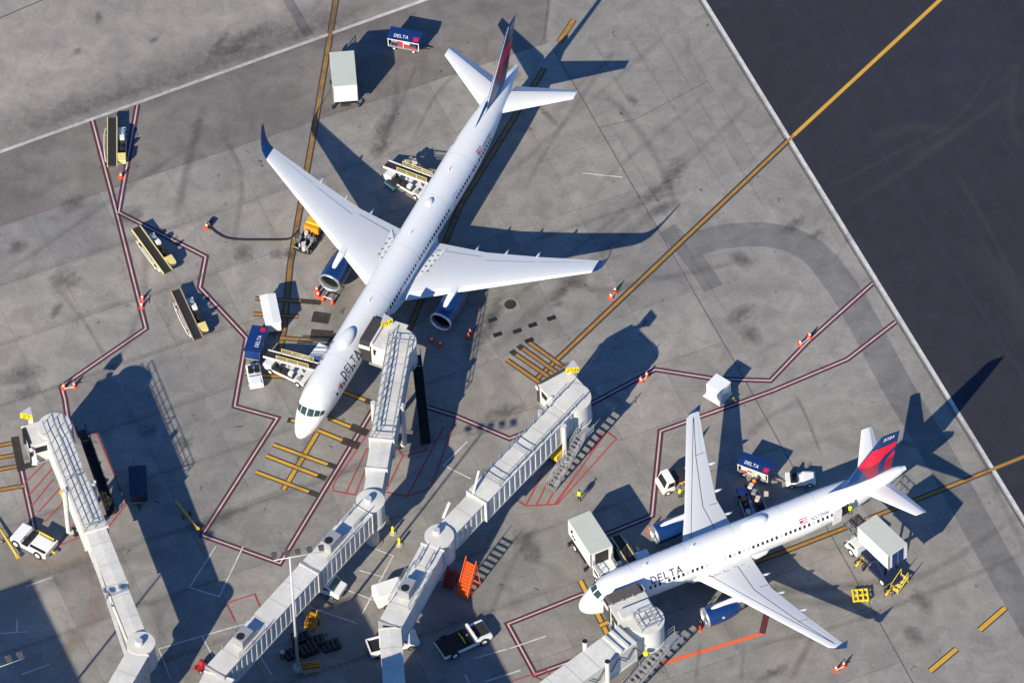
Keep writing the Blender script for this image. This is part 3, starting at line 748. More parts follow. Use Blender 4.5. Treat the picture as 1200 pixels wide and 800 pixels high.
for sgn in (1, -1):
    LE = lambda y: 31.55-.605*(19.2-y)
    secs = [(0,19.9,9.9,2.95,.13),(1.9,21.05,8.65,3.05,.125),(7.4,LE(7.4),30.2-LE(7.4),3.58,.115),(13,LE(13),31.55-LE(13),4.08,.105),(19.1,LE(19.1),33.25-LE(19.1),4.64,.10)]
    mb = MB(); wing_sections(mb, secs, sgn); w = mb.build('wing', 'wing_grey', b7, True, auto=40)
    mb = MB(); rings = []
    for y, s0, ch, z, tk in [(19.1,31.49,1.76,4.64,.10),(19.55,31.80,1.62,4.76,.09),(19.95,32.15,1.45,5.08,.08),(20.2,32.5,1.22,5.6,.08),(20.42,33.05,.86,6.5,.08),(20.56,33.50,.52,7.2,.08)]:
        c = airfoil(s0, ch, 0, 0, tk, True); f = min(1, max(0, (z-4.64)/.7)); a = math.pi/2*f*.86
        rings.append([(x, sgn*(y-t*math.sin(a)), z+t*math.cos(a)) for x, t, _ in c])
    mb.loft(rings); wl = mb.build('winglet', 'delta_blue', w, True, auto=50); wl['label'] = 'dark blue blended winglet curving up from the wing tip'
    # leading edge slats, flaps, walkway
    for ya, yb in ((7.3,19.0),(2.4,5.7)):
        mb = MB()
        for i in range(6):
            y0, y1 = ya+(yb-ya)*i/6, ya+(yb-ya)*(i+1)/6
            q = []
            for y in (y0, y1):
                _, s0, ch, z, tk = interp(secs, y)
                q.append([(-(s0+.10*ch), sgn*y, z+.046*tk*8.4*ch+.012), (-(s0+.02*ch), sgn*y, z+.021*tk*8.4*ch+.012), (-(s0-.02), sgn*y, z-.02), (-(s0+.03*ch), sgn*y, z-.03*ch)])
            mb.loft(q, closed=False, cap=False)
        mb.build('slat', 'plane_white', w)
    mb = MB()
    for ya, yb, fr in ((2.2,7.2,.86),(7.8,13.0,.76),(13.3,17.8,.78)):
        q = []
        for y in (ya, yb):
            _, s0, ch, z, tk = interp(secs, y)
            q.append([(-(s0+fr*ch), sgn*y, z+.030*tk*8.4*ch*(1-fr)*5+.012), (-(s0+(fr+.008)*ch), sgn*y, z+.030*tk*8.4*ch*(1-fr)*5+.012)])
        mb.loft(q, closed=False, cap=False)
    mb.build('flap_gap', 'bridge_grey', w)
    mb = MB(); pz = lambda x, y: 0
    for (x, y) in ((0,0),):
        q = []
        for (s_, y) in ((23.6,2.0),(24.7,2.55),(27.1,3.15),(29.2,3.25),(28.0,2.4),(26.5,1.9)):
            _, s0, ch, z, tk = interp(secs, y); f = (s_-s0)/ch
            t = [b_[1]+(a_[1]-b_[1])*(f-b_[0])/(a_[0]-b_[0]) for a_, b_ in zip(AIRF[:-1], AIRF[1:]) if b_[0] <= f <= a_[0]][0]
            q.append((-s_, sgn*y, z+t*tk*8.4*ch+.07))
        mb.add(q, [tuple(range(len(q)))])
    wp = mb.build('escape_walkway', 'plane_white', w)
    mb = MB()
    for k in range(4):
        for y in (2.35, 2.85):
            s_ = 24.9+k*.85+(y-2.3)*.5
            _, s0, ch, z, tk = interp(secs, y); f = (s_-s0)/ch
            t = [b_[1]+(a_[1]-b_[1])*(f-b_[0])/(a_[0]-b_[0]) for a_, b_ in zip(AIRF[:-1], AIRF[1:]) if b_[0] <= f <= a_[0]][0]
            zz = z+t*tk*8.4*ch+.10
            mb.add([(-s_, sgn*(y-.10), zz), (-s_-.11, sgn*(y-.10), zz), (-s_-.11, sgn*(y+.10), zz), (-s_, sgn*(y+.10), zz)], [(0,1,2,3)])
    mb.build('walkway_arrow', 'print_black', wp)
    for y in (6.2, 9.4, 12.7):
        _, s0, ch, z, tk = interp(secs, y); fairing(w, s0+ch*.62, s0+ch+.95, sgn*y, z-.14, z-.16, .20)
    engine(b7, 'engine', 20.55, sgn*6.5, 2.28, 1.27, 4.9, 'delta_blue', .045, sgn, .62,
           [(21.75,3.40,3.60,.16),(22.2,3.2,3.74,.27),(23.6,2.8,3.88,.34),(25.2,2.7,3.84,.34),(27.4,3.0,3.40,.18)])
    stab(b7, sgn, 46.9, 51.6, 51.66, 53.15, 5.05, 5.55, .9, 7.6, .10, .70, .16)
    # body fairing, gear
    gear(b7, 'main_gear', 28.6, sgn*3.66, 3.1, (-.57, .57), .42, .52, .38)
mb = MB(); rings = []
for x, hw, zb in [(17.5,.3,2.5),(19.5,1.75,2.1),(22,2.12,1.92),(27,2.15,1.92),(30,1.8,2.1),(32.5,.4,2.5)]:
    rings.append([(-x, hw*math.cos(a), 2.9+(2.9-zb)*math.sin(a)*(1 if math.sin(a) < 0 else .45)) for a in [2*math.pi*k/20 for k in range(20)]])
mb.loft(rings); mb.build('wing_body_fairing', 'plane_white', b7, True)
gear(b7, 'nose_gear', 6.2, 0, 2.6, (0,), .25, .40, .22)
f7, half7 = fin_part(b7, (45.3,6.15), (51.0,6.0), (51.9,13.5), (53.95,13.5), (43.0,6.3), .095, 'delta_blue', [
    ('livery_red', 'tail_red', [(48.3,9.6),(50.9,11.45),(52.9,10.7),(52.3,9.2),(50.6,9.6)], .012),
    ('livery_red', 'tail_darkred', [(48.3,9.6),(50.5,9.55),(50.1,8.0),(50.1,6.7),(49.6,6.35)], .012),
    ('livery_red', 'tail_darkred', [(51.0,9.2),(52.2,9.0),(51.5,7.2),(50.9,6.8)], .012),
    ('livery_edge', 'plane_white', [(45.35,6.18),(51.92,13.48),(52.06,13.48),(45.6,6.18)], .016)])
# windows, cockpit, lettering
def pane(jet, q, sd, root, n=6):
    mb = MB()
    def at_(i, j):
        a, b = i/n, j/n
        x = (q[0][0]*(1-a)+q[1][0]*a)*(1-b)+(q[3][0]*(1-a)+q[2][0]*a)*b; t = (q[0][1]*(1-a)+q[1][1]*a)*(1-b)+(q[3][1]*(1-a)+q[2][1]*a)*b
        return jet.pt(x, t*sd, .02)
    mb.add([at_(i, j) for i in range(n+1) for j in range(n+1)], [(i*(n+1)+j, (i+1)*(n+1)+j, (i+1)*(n+1)+j+1, i*(n+1)+j+1) for i in range(n) for j in range(n)])
    return mb.build('cockpit_window', 'cockpit_glass', root)
mb = MB(); mp_ = MB(); rw = random.Random(3)
x = 5.6
while x < 43.6:
    if not any(abs(x-d) < .85 for d in (12.9, 33.6)):
        for sd in (1, -1):
            (mp_ if (rw.random() < .13 or 22.5 < x < 24) else mb)
            jb.panel(x, x+.27, 4.72, 5.08, sd, .012, mp_ if rw.random() < .16 else mb, 1, 1)
    x += .51
tag(mb.build('window_row', 'glass_dark', b7), kind='stuff'); tag(mp_.build('shaded_window_row', 'shade_pale', b7), kind='stuff')
for sd in (1, -1):
    for q in ([(1.78,.05),(2.42,.04),(2.55,.50),(1.98,.58)], [(2.03,.63),(2.60,.55),(2.86,.92),(2.40,1.02)], [(2.47,1.07),(2.93,.96),(3.30,1.18),(3.0,1.30)]):
        pane(jb, q, sd, b7)
for sd in (1, -1):
    jb.text('DELTA', 7.65, 5.20, .74, 'airline_name', 'print_blue', sd, .17, .40)
    zz = 5.16
    for tri in ([(6.2,zz),(7.2,zz),(6.7,zz+.52)],):
        mb = MB(); a0 = jb.ang_at(6.4, zz)
        fn = lambda u, v: jb.pt(6.15+u, (a0-v/1.9)*sd, .014)
        mb.add([fn(0,0), fn(.5,.24), fn(.52,1.0)], [(0,1,2)]); mb.add([fn(1.05,0), fn(.52,.24), fn(.52,1.0)], [(0,1,2)]); mb.add([fn(.04,-.05), fn(1.0,-.05), fn(.52,.19)], [(0,1,2)])
        mb.build('airline_emblem', 'print_red', b7)
    jb.text('N587NW', 41.9, 5.25, .34, 'registration', 'print_grey', sd, .16, .3)
    mb = MB(); mb.mi = 0
    for k in range(7):
        mb.mi = 0 if k % 2 == 0 else 1
        jb.panel(40.6, 41.6, 5.26+k*.075, 5.26+(k+1)*.075, sd, .012, mb, 1, 1)
    mb.mi = 2; jb.panel(40.6 if sd > 0 else 40.6, 41.0, 5.48, 5.79, sd, .018, mb, 1, 1)
    mb.build('flag', ['print_red', 'print_white', 'print_blue'], b7)
def dome(jet, root, x0, x1, hw, h, name='antenna_dome', mat='plane_white', ring=True):
    mb = MB(); n = 24; cx, L = (x0+x1)/2, (x1-x0)/2
    zt = interp(jet.tab, cx)[2]
    rings = []
    for f, hh in ((1.0,-.25),(1.0,.0),(.93,h*.55),(.7,h*.9),(.35,h),(.02,h)):
        rings.append([(-(cx+L*f*math.cos(2*math.pi*k/n)), hw*f*math.sin(2*math.pi*k/n), zt+hh-.5*(hw*f*math.sin(2*math.pi*k/n))**2/1.9) for k in range(n)])
    mb.loft(rings); return mb.build(name, mat, root, True)
dome(jb, b7, 10.2, 13.4, .72, .36); dome(jb, b7, 31.4, 32.5, .36, .25)
for x in (17, 27, 36.5):
    mb = MB(); zt = interp(jb.tab, x)[2]; mb.prism_y([(-x,zt-.02),(-x-.4,zt-.02),(-x-.42,zt+.3),(-x-.25,zt+.3)], -.02, .02); mb.build('blade_antenna', 'plane_white', b7)
# ------------------------------------------------------------------ the shorter jet at the lower stand
AXX, AYY, AH = 5.741, -37.829, R_(203.408)
a3 = thing('airliner', 'shorter white twin-engine jet with bright red and blue tail standing among catering trucks', 'airplane', (AXX, AYY, 0), AH)
ja = Jet([(0,.03,3.15,3.08),(.12,.42,3.52,2.74),(.45,.78,3.92,2.42),(1.0,1.12,4.36,2.18),(1.7,1.42,4.84,2.02),(2.5,1.66,5.36,1.92),(3.5,1.84,5.72,1.86),(4.8,1.95,5.92,1.83),(6.2,1.975,5.98,1.83),
          (14,1.975,5.98,1.83),(23.5,1.975,5.98,1.83),(26,1.95,5.98,1.95),(29,1.78,5.96,2.40),(31.5,1.48,5.90,2.95),(33.5,1.15,5.82,3.50),(35.3,.80,5.72,4.10),(36.6,.50,5.58,4.62),(37.35,.26,5.40,4.92)], a3)
ja.fuselage()
for sgn in (1, -1):
    LE = lambda y: 12.85+.51*(y-2)
    secs = [(0,11.6,7.3,2.72,.14),(2.0,12.6,6.15,2.80,.135),(6.4,LE(6.4),18.72-LE(6.4),3.20,.115),(11.8,LE(11.8),20.25-LE(11.8),3.72,.105),(16.55,LE(16.55),21.75-LE(16.55),4.18,.10),(16.85,20.85,1.0,4.21,.09)]
    mb = MB(); wing_sections(mb, secs, sgn); w = mb.build('wing', 'wing_panel', a3, True, auto=40)
    mb = MB(); y = 16.95
    mb.loft([[(-20.75, sgn*(y-.03), 4.22), (-20.75, sgn*(y+.03), 4.22), (-20.8, sgn*(y+.03), 4.14), (-20.8, sgn*(y-.03), 4.14)],
             [(-21.5, sgn*(y+.0), 4.65), (-21.5, sgn*(y+.08), 4.65), (-21.5, sgn*(y+.08), 3.85), (-21.5, sgn*(y+.0), 3.85)],
             [(-22.15, sgn*(y+.1), 4.95), (-22.15, sgn*(y+.14), 4.95), (-22.05, sgn*(y+.14), 3.75), (-22.05, sgn*(y+.1), 3.75)]])
    wl = mb.build('wingtip_fence', 'delta_blue', w)
    mb = MB()
    def surf(s_, y):
        _, s0, ch, z, tk = interp(secs, y); f = min(.999, max(.001, (s_-s0)/ch))
        t = [b_[1]+(a_[1]-b_[1])*(f-b_[0])/(a_[0]-b_[0]) for a_, b_ in zip(AIRF[:-1], AIRF[1:]) if b_[0] <= f <= a_[0]][0]
        return (-s_, sgn*y, z+t*tk*8.4*ch+.014)
    def groove(pts, wd=.06):
        for (s0, y0), (s1, y1) in zip(pts[:-1], pts[1:]):
            k = max(1, int(abs(y1-y0)/1.2)+1)
            for i in range(k):
                a = (s0+(s1-s0)*i/k, y0+(y1-y0)*i/k); b = (s0+(s1-s0)*(i+1)/k, y0+(y1-y0)*(i+1)/k)
                if abs(b[1]-a[1]) > abs(b[0]-a[0]): mb.add([surf(a[0]-wd/2, a[1]), surf(b[0]-wd/2, b[1]), surf(b[0]+wd/2, b[1]), surf(a[0]+wd/2, a[1])], [(0,1,2,3)])
                else: mb.add([surf(a[0], a[1]-wd/2), surf(b[0], b[1]-wd/2), surf(b[0], b[1]+wd/2), surf(a[0], a[1]+wd/2)], [(0,1,2,3)])
    groove([(13.75,2.1),(16.0,6.6),(21.0,16.4)]); groove([(16.9,2.3),(17.0,6.0),(19.05,11.8),(20.95,16.2)]); groove([(17.7,5.9),(18.6,5.9)], .05); groove([(19.05,12.0),(20.2,12.0)], .05)
    mb.build('panel_gap', 'print_black', w)
    mb = MB(); groove([(13.6,2.25),(14.2,2.55),(18.0,2.9)], .07); groove([(14.3,2.3),(14.3,2.5),(14.9,2.5)], .06); groove([(15.3,2.3),(15.3,2.5),(15.9,2.5)], .06); groove([(16.4,2.35),(16.8,2.35)], .06); groove([(17.3,2.35),(17.7,2.35)], .06)
    mb.build('escape_marking', 'print_red', w)
    mb = MB()          # spoiler / aileron left drooped on both wings
    for ya, yb in ((12.1,16.3),):
        q = []
        for y in (ya, yb):
            _, s0, ch, z, tk = interp(secs, y)
            q.append([(-(s0+.77*ch), sgn*y, z+.035*tk*8.4*ch*.9+.016), (-(s0+1.0*ch), sgn*y, z-.10), (-(s0+1.0*ch), sgn*y, z-.13), (-(s0+.77*ch), sgn*y, z+.0)])
        mb.loft(q)
    mb.build('aileron', 'control_grey', w)
    for y in (4.4, 7.4, 10.6):
        _, s0, ch, z, tk = interp(secs, y); fairing(w, s0+ch*.62, s0+ch+1.0, sgn*y, z-.16, z-.22, .20)
    engine(a3, 'engine', 11.3, sgn*5.95, 1.92, 1.10, 3.6, 'delta_blue', .06, sgn, .60,
           [(12.1,2.86,3.04,.13),(12.7,2.6,3.15,.22),(14.0,2.5,3.22,.22),(15.2,2.4,3.25,.22),(16.8,2.6,3.05,.14)])
    mb = MB(); mb.cyl((-13.0, sgn*7.02, 2.25), .17, .06, 'y', 12); mb.build('engine_emblem', 'shade_pale', a3)
    stab(a3, sgn, 32.15, 35.4, 35.41, 36.65, 4.85, 5.4, .9, 6.2, .10, .72, .10)
    gear(a3, 'main_gear', 18.1, sgn*3.8, 2.9, (0,), .46, .57, .40)
mb = MB(); rings = []
for x, hw, zb in [(10.5,.4,2.0),(12.2,1.8,1.65),(14.5,2.1,1.5),(18,2.12,1.5),(20.5,1.8,1.65),(22.5,.4,2.0)]:
    rings.append([(-x, hw*math.cos(a), 2.5+(2.5-zb)*math.sin(a)*(1 if math.sin(a) < 0 else .45)) for a in [2*math.pi*k/20 for k in range(20)]])
mb.loft(rings); mb.build('wing_body_fairing', 'plane_white', a3, True)
gear(a3, 'nose_gear', 5.1, 0, 2.2, (0,), .25, .38, .22)
f3, half3 = fin_part(a3, (30.0,5.95), (35.75,5.75), (34.55,11.8), (36.65,11.8), (28.3,5.96), .09, 'delta_blue', [
    ('livery_red', 'tail_red', [(32.0,8.5),(33.5,10.15),(36.3,10.28),(36.2,9.55),(34.9,8.75),(34.25,8.0),(33.0,7.9),(31.9,8.3)], .012),
    ('livery_red', 'tail_red', [(35.05,8.0),(36.05,8.9),(36.1,8.45),(35.9,7.9)], .012),
    ('livery_red', 'tail_darkred', [(31.95,8.3),(33.0,7.9),(34.25,7.95),(34.05,6.3),(33.9,5.9),(33.0,5.9)], .012),
    ('livery_red', 'tail_darkred', [(35.0,7.95),(35.95,7.85),(35.75,6.6),(35.4,5.9),(34.7,6.2)], .012)])
def fin_text(f, half, text, x0, z0, h, dx):
    for sd in (1, -1):
        L = text_len(text, h, .3)
        def fn(u, v, l):
            x = x0+(u if sd > 0 else L-u)+v*dx; z = z0+v
            return (-x, sd*(half(x, z)+.02+l), z)
        mb, _ = letters(text, h, fn, .2, .3); mb.build('fin_number', 'print_white', f)
fin_text(f3, half3, '3724', 34.75, 11.1, .36, .3); fin_text(f7, half7, '5817', 52.2, 12.75, .36, .3)
mb = MB(); mp_ = MB(); x = 7.1
while x < 29.0:
    if not any(abs(x+.13-d) < .5 for d in (14.2, 15.2)):
        for sd in (1, -1): ja.panel(x, x+.26, 4.42, 4.78, sd, .012, mp_ if rw.random() < .22 else mb, 1, 1)
    x += .533
tag(mb.build('window_row', 'glass_dark', a3), kind='stuff'); tag(mp_.build('shaded_window_row', 'shade_pale', a3), kind='stuff')
for sd in (1, -1):
    for q in ([(1.52,.05),(2.12,.04),(2.25,.50),(1.70,.60)], [(1.75,.66),(2.30,.56),(2.62,.92),(2.15,1.02)], [(2.22,1.08),(2.69,.97),(3.1,1.15),(2.75,1.28)]):
        pane(ja, q, sd, a3)
    ja.text('DELTA', 7.5, 4.92, .70, 'airline_name', 'print_blue', sd, .17, .40)
    ja.text('N372NW', 25.75, 4.92, .36, 'registration', 'print_grey', sd, .16, .3)
    mb = MB()
    for k in range(7):
        mb.mi = 0 if k % 2 == 0 else 1
        ja.panel(24.4, 25.3, 4.93+k*.07, 4.93+(k+1)*.07, sd, .012, mb, 1, 1)
    mb.mi = 2; ja.panel(24.4, 24.78, 5.14, 5.42, sd, .018, mb, 1, 1)
    mb.build('flag', ['print_red', 'print_white', 'print_blue'], a3)
dome(ja, a3, 18.55, 21.5, .72, .34); 
for x, hw in ((12.6,.02), (7.2,.02)):
    mb = MB(); zt = interp(ja.tab, x)[2]; mb.prism_y([(-x,zt-.02),(-x-.4,zt-.02),(-x-.42,zt+.28),(-x-.25,zt+.28)], -.02, .02); mb.build('blade_antenna', 'plane_white', a3)
def door_outline(jet, root, x, w, z0, z1):
    for sd in (1, -1):
        mb = MB(); k = .045
        jet.panel(x, x+k, z0, z1, sd, .014, mb, 1, 5); jet.panel(x+w-k, x+w, z0, z1, sd, .0142, mb, 1, 5); jet.panel(x, x+w, z0, z0+k, sd, .0144, mb, 1, 1); jet.panel(x, x+w, z1-k, z1, sd, .0146, mb, 1, 1)
        mb.build('door_outline', 'control_grey', root)
for x in (4.6, 13.4, 34.2, 43.9): door_outline(jb, b7, x, .95, 3.6, 5.5)
door_outline(ja, a3, 4.7, .9, 3.3, 5.1)
for jet, root, xs in ((jb, b7, (9.3, 18.6, 25.5, 33.0, 39.2)), (ja, a3, (6.0, 12.0, 17.5, 23.0, 26.8))):
    for x in xs:                             # skin joints
        mb = MB(); jet_n = 24
        for i in range(jet_n):
            a0, a1 = -1.9+3.8*i/jet_n, -1.9+3.8*(i+1)/jet_n
            mb.add([jet.pt(x, a0, .008), jet.pt(x+.04, a0, .008), jet.pt(x+.04, a1, .008), jet.pt(x, a1, .008)], [(0,1,2,3)])
        mb.build('skin_joint', 'skin_line', root)
# aft galley door standing open
mb = MB(); ja.panel(29.2, 30.1, 3.1, 5.0, 1, .02, mb, 2, 5); mb.build('door_opening', 'black', a3)
mb = MB()
q = []
for x, z in ((28.05,3.15),(29.1,3.15),(29.1,4.95),(28.05,4.95)):
    p = ja.pt(x, ja.ang_at(x, z), .30); q.append(p)
p2 = [(a, b+.10, c) for a, b, c in q]
mb.add(q+p2, [(0,1,2,3),(7,6,5,4),(0,4,5,1),(1,5,6,2),(2,6,7,3),(3,7,4,0)]); mb.build('cabin_door', 'plane_white', a3)
# ------------------------------------------------------------------ boarding bridges
def frame2(a, b):
    a, b = Vector((*a, 0)), Vector((*b, 0)); d = (b-a); L = d.length; d /= L
    return a, d, Vector((-d.y, d.x, 0)), L
def tunnel(root, name, a, b, w, za, zb, h, ribbed=True, roofmat='bridge_roof', frames=True, period=.86):
    """one telescoping box between two plan points; za, zb heights of its roof"""
    a, d, n, L = frame2(a, b)
    Z = Vector((0,0,1))
    def P(t, s, z): return a+d*t+n*s+Z*(za+(zb-za)*t/L+z)
    mb = MB(); mb.loft([[P(t, -w/2+.06, -h), P(t, w/2-.06, -h), P(t, w/2-.06, -.06), P(t, -w/2+.06, -.06)] for t in (0, L)])
    body = mb.build(name, 'bridge_side', root)
    mb = MB(); mb.loft([[P(t, -w/2-.07, -.10), P(t, w/2+.07, -.10), P(t, w/2+.07, .0), P(t, 0, .06), P(t, -w/2-.07, .0)] for t in (-.05, L+.05)])
    rf = mb.build('roof', roofmat, body)
    for i in range(1, int(L/2.4)):
        t = L*i/int(L/2.4); m_ = MB(); m_.loft([[P(t+q, -w/2-.06, .012), P(t+q, 0, .072), P(t+q, w/2+.06, .012)] for q in (-.03, .03)], cap=False, closed=False); m_.build('roof_seam', 'roof_line', rf)
    for sd in (1, -1):
        mb = MB(); prof = []
        if ribbed:
            k = max(1, round((L-.3)/period)); p_ = (L-.3)/k; t = .15
            prof.append((0, .06))
            for i in range(k):
                prof += [(t+p_*.30, .0), (t+p_*.38, .11), (t+p_*.62, .11), (t+p_*.70, .0)]; t += p_
            prof.append((L, .06))
        else: prof = [(0, .03), (L, .03)]
        lo = [P(t, sd*(w/2-.05+o), -h+.1) for t, o in prof]; hi = [P(t, sd*(w/2-.05+o), -.11) for t, o in prof]
        m_ = len(prof); mb.add(lo+hi, [(i, i+1, m_+i+1, m_+i) for i in range(m_-1)])
        mb.build('side_wall', 'bridge_white', body)
        mb = MB(); mb.loft([[P(t, sd*(w/2-.05), -h-.12), P(t, sd*(w/2+.08), -h-.12), P(t, sd*(w/2+.08), -h+.1), P(t, sd*(w/2-.05), -h+.1)] for t in (0, L)])
        mb.build('floor_beam', 'bridge_white', body)
    if frames:
        mb = MB()
        for t in (.0, L):
            mb.loft([[P(t+q, -w/2-.14, -h-.1), P(t+q, w/2+.14, -h-.1), P(t+q, w/2+.14, .09), P(t+q, -w/2-.14, .09)] for q in (-.09, .09)])
        for j, t in enumerate((0, L)):
            mb = MB(); mb.loft([[P(t+q, -w/2-.14, -h-.14), P(t+q, w/2+.14, -h-.14), P(t+q, w/2+.14, .10), P(t+q, -w/2-.14, .10)] for q in (-.07, .07)])
            mb.build('end_frame', 'bridge_grey' if j else 'bridge_white', body)
    return body, P, L
def roof_rail(body, P, t0, t1, w, sides=(1, -1), step=1.3, ht=1.0, cross=(), mat='galv'):
    for sd in sides:
        mb = MB(); k = max(2, int((t1-t0)/step))
        for i in range(k+1):
            t = t0+(t1-t0)*i/k; mb.bar(P(t, sd*w/2, 0), P(t, sd*w/2, ht), .06)
        for z in (ht, ht*.55): mb.bar(P(t0, sd*w/2, z), P(t1, sd*w/2, z), .06)
        mb.build('roof_railing', mat, body)
    for t in cross:
        mb = MB()
        for z in (ht, ht*.55): mb.bar(P(t, -w/2, z), P(t, w/2, z), .06)
        mb.build('roof_railing', mat, body)
def drum(root, name, c, r, ztop, h, n=28, roofmat='bridge_roof', sector=(0, 2*math.pi)):
    mb = MB(); mb.cyl((c[0], c[1], ztop-h), r, h-.1, n=n); o = mb.build(name, 'bridge_white', root, True, auto=40)
    mb = MB(); mb.tube([(c[0], c[1], ztop-.1), (c[0], c[1], ztop+.02), (c[0], c[1], ztop+.10)], [r+.05, r+.05, r*.3], n); mb.build('drum_roof', roofmat, o, True, auto=20)
    mb = MB(); mb.cyl((c[0], c[1], ztop-h-.25), r+.1, .25, n=n); mb.build('floor_ring', 'bridge_white', o, True, auto=40)
    return o
def column(root, c, z, r=.6, foot=1.05):
    mb = MB(); mb.tube([(c[0], c[1], .05), (c[0], c[1], z)], [r, r], 18); o = mb.build('support_column', 'bridge_white', root, True, auto=40)
    mb = MB(); mb.tube([(c[0], c[1], 0), (c[0], c[1], .10)], [foot, foot], 20); mb.build('footing', 'concrete_dull', o, True, auto=40)
    return o
def drive(root, P, t, w, ztop, zroof, up=.9, capmat='black'):
    """lifting columns and wheel bogie under the outer tunnel"""
    base = MB(); A, B = P(t, -w/2-.35, 0), P(t, w/2+.35, 0)
    base.bar((A.x, A.y, .75), (B.x, B.y, .75), .55, .4)
    o = base.build('drive_bogie', 'bridge_white', root)
    for q in (A, B):
        c = MB(); c.tube([(q.x, q.y, .8), (q.x, q.y, zroof+up)], .26, 14); cc = c.build('lift_column', 'bridge_white', o, True, auto=40)
        c = MB(); c.tube([(q.x, q.y, zroof+up+.002), (q.x, q.y, zroof+up+.06)], .28, 14); c.build('column_cap', capmat, cc)
    dd = (B-A).normalized(); nn = Vector((-dd.y, dd.x, 0)); mid = (A+B)/2
    for s in (-.75, .75):
        for e in (-.22, .22):
            p = mid+dd*(s+e); c = MB(); c.tube([(p.x-dd.x*.15, p.y-dd.y*.15, .52), (p.x+dd.x*.15, p.y+dd.y*.15, .52)], .52, 16); c.build('wheel', 'rubber', o)
    return o
def stairs(root, a, b, ztop, w=1.0, name='service_stairs', mat='galv', n=14, rail=1.0, landing=1.4, step_mat=None, solid=False):
    """open flight from plan point a on the ground up to b"""
    a, d, s, L = frame2(a, b); Z = Vector((0,0,1))
    top = lambda t, q, z: a+d*t+s*q+Z*z
    mb = MB()
    for sd in (-1, 1): mb.bar(top(0, sd*w/2, .1), top(L, sd*w/2, ztop), .08, .22)
    o = mb.build(name, mat, root)
    for i in range(n):
        t = L*(i+.5)/n; z = ztop*(i+.7)/n
        m_ = MB(); m_.loft([[top(t-.14, -w/2, z), top(t+.14, -w/2, z), top(t+.14, -w/2, z+.05), top(t-.14, -w/2, z+.05)], [top(t-.14, w/2, z), top(t+.14, w/2, z), top(t+.14, w/2, z+.05), top(t-.14, w/2, z+.05)]])
        m_.build('tread', step_mat or mat, o)
    for sd in (-1, 1):
        mb = MB()
        for k in range(6):
            t = L*k/5; z = ztop*k/5; mb.bar(top(t, sd*w/2, z), top(t, sd*w/2, z+rail), .05)
        for rr in (rail, rail*.5): mb.bar(top(0, sd*w/2, rr), top(L, sd*w/2, ztop+rr), .05)
        if landing:
            mb.bar(top(L+landing, sd*w/2, ztop), top(L+landing, sd*w/2, ztop+rail), .05)
            for rr in (rail, rail*.5): mb.bar(top(L, sd*w/2, ztop+rr), top(L+landing, sd*w/2, ztop+rr), .05)
        mb.build('handrail', mat, o)
    if solid:
        m_ = MB(); m_.loft([[top(0, q, .02), top(L, q, ztop-.12), top(L, q, ztop-.16), top(0, q, -.0)] for q in (-w/2+.04, w/2-.04)]); m_.build('shade_soffit', mat, o)  # plate closes the flight so its painted shade reads as one dark strip
    if landing:
        mb = MB(); mb.loft([[top(L, -w/2, ztop-.1), top(L+landing, -w/2, ztop-.1), top(L+landing, -w/2, ztop), top(L, -w/2, ztop)], [top(L, w/2, ztop-.1), top(L+landing, w/2, ztop-.1), top(L+landing, w/2, ztop), top(L, w/2, ztop)]])
        mb.build('landing', mat, o)
    return o
def cab(root, c, hd, r, ztop, h, length, wl, wr, bellow=0.0, bw=None, bz=0.0):
    """the swivelling end: drum, box towards the aircraft, folding canopy; hd heading, wl / wr half widths to its left and right"""
    dr = drum(root, 'cab_drum', c, r, ztop, h)
    d = Vector((math.cos(hd), math.sin(hd), 0)); s = Vector((-d.y, d.x, 0)); o = Vector((c[0], c[1], 0)); Z = Vector((0,0,1))
    P = lambda t, q, z: o+d*t+s*q+Z*(ztop+z)
    mb = MB(); mb.loft([[P(t, wl, -h), P(t, wl, -.12), P(t, -wr, -.12), P(t, -wr, -h)] for t in (.2, length)])
    bx = mb.build('cab_body', 'bridge_white', root)
    mb = MB(); mb.loft([[P(.1, wl+.1, -.1), P(.1, wl+.1, .02), P(.1, -wr-.1, .02), P(.1, -wr-.1, -.1)], [P(length+.1, wl+.1, -.22), P(length+.1, wl+.1, -.10), P(length+.1, -wr-.1, -.10), P(length+.1, -wr-.1, -.22)]]); mb.build('cab_roof', 'bridge_roof', bx)
    for q in (wl+.012, -wr-.012):
        mb = MB(); mb.add([P(length*.45, q, -1.6), P(length*.9, q, -1.6), P(length*.9, q, -.7), P(length*.45, q, -.7)], [(0,1,2,3)]); mb.build('cab_window', 'glass_dark', bx)
    mb = MB(); mb.loft([[P(t, wl+.15, -h-.25), P(t, wl+.15, -h), P(t, -wr-.15, -h), P(t, -wr-.15, -h-.25)] for t in (-.2, length+.25)]); mb.build('cab_floor', 'bridge_grey', bx)
    if bellow:
        hw = (wl+wr)/2+.05; mid = (wl-wr)/2; n = 7; rings = []
        for i in range(2*n+1):
            t = length+bellow*i/(2*n); k = .0 if i % 2 else .16; dz = bz*i/(2*n)
            rings.append([P(t, mid+hw+k-.08, -h), P(t, mid+hw+k-.08, -.55+dz), P(t, mid+hw-.4+k, -.12+k*.7+dz), P(t, mid-hw+.4-k, -.12+k*.7+dz), P(t, mid-hw-k+.08, -.55+dz), P(t, mid-hw-k+.08, -h)])
        mb = MB(); mb.loft(rings, cap=False, closed=False); mb.build('canopy_bellows', 'bellows', bx)
        for q in (mid+hw+.18, mid-hw-.18):
            mb = MB(); mb.bar(P(length, q, -.5), P(length+bellow*.95, q, -.6), .12, .5); mb.build('bellows_arm', 'bridge_white', bx)
    return bx, P
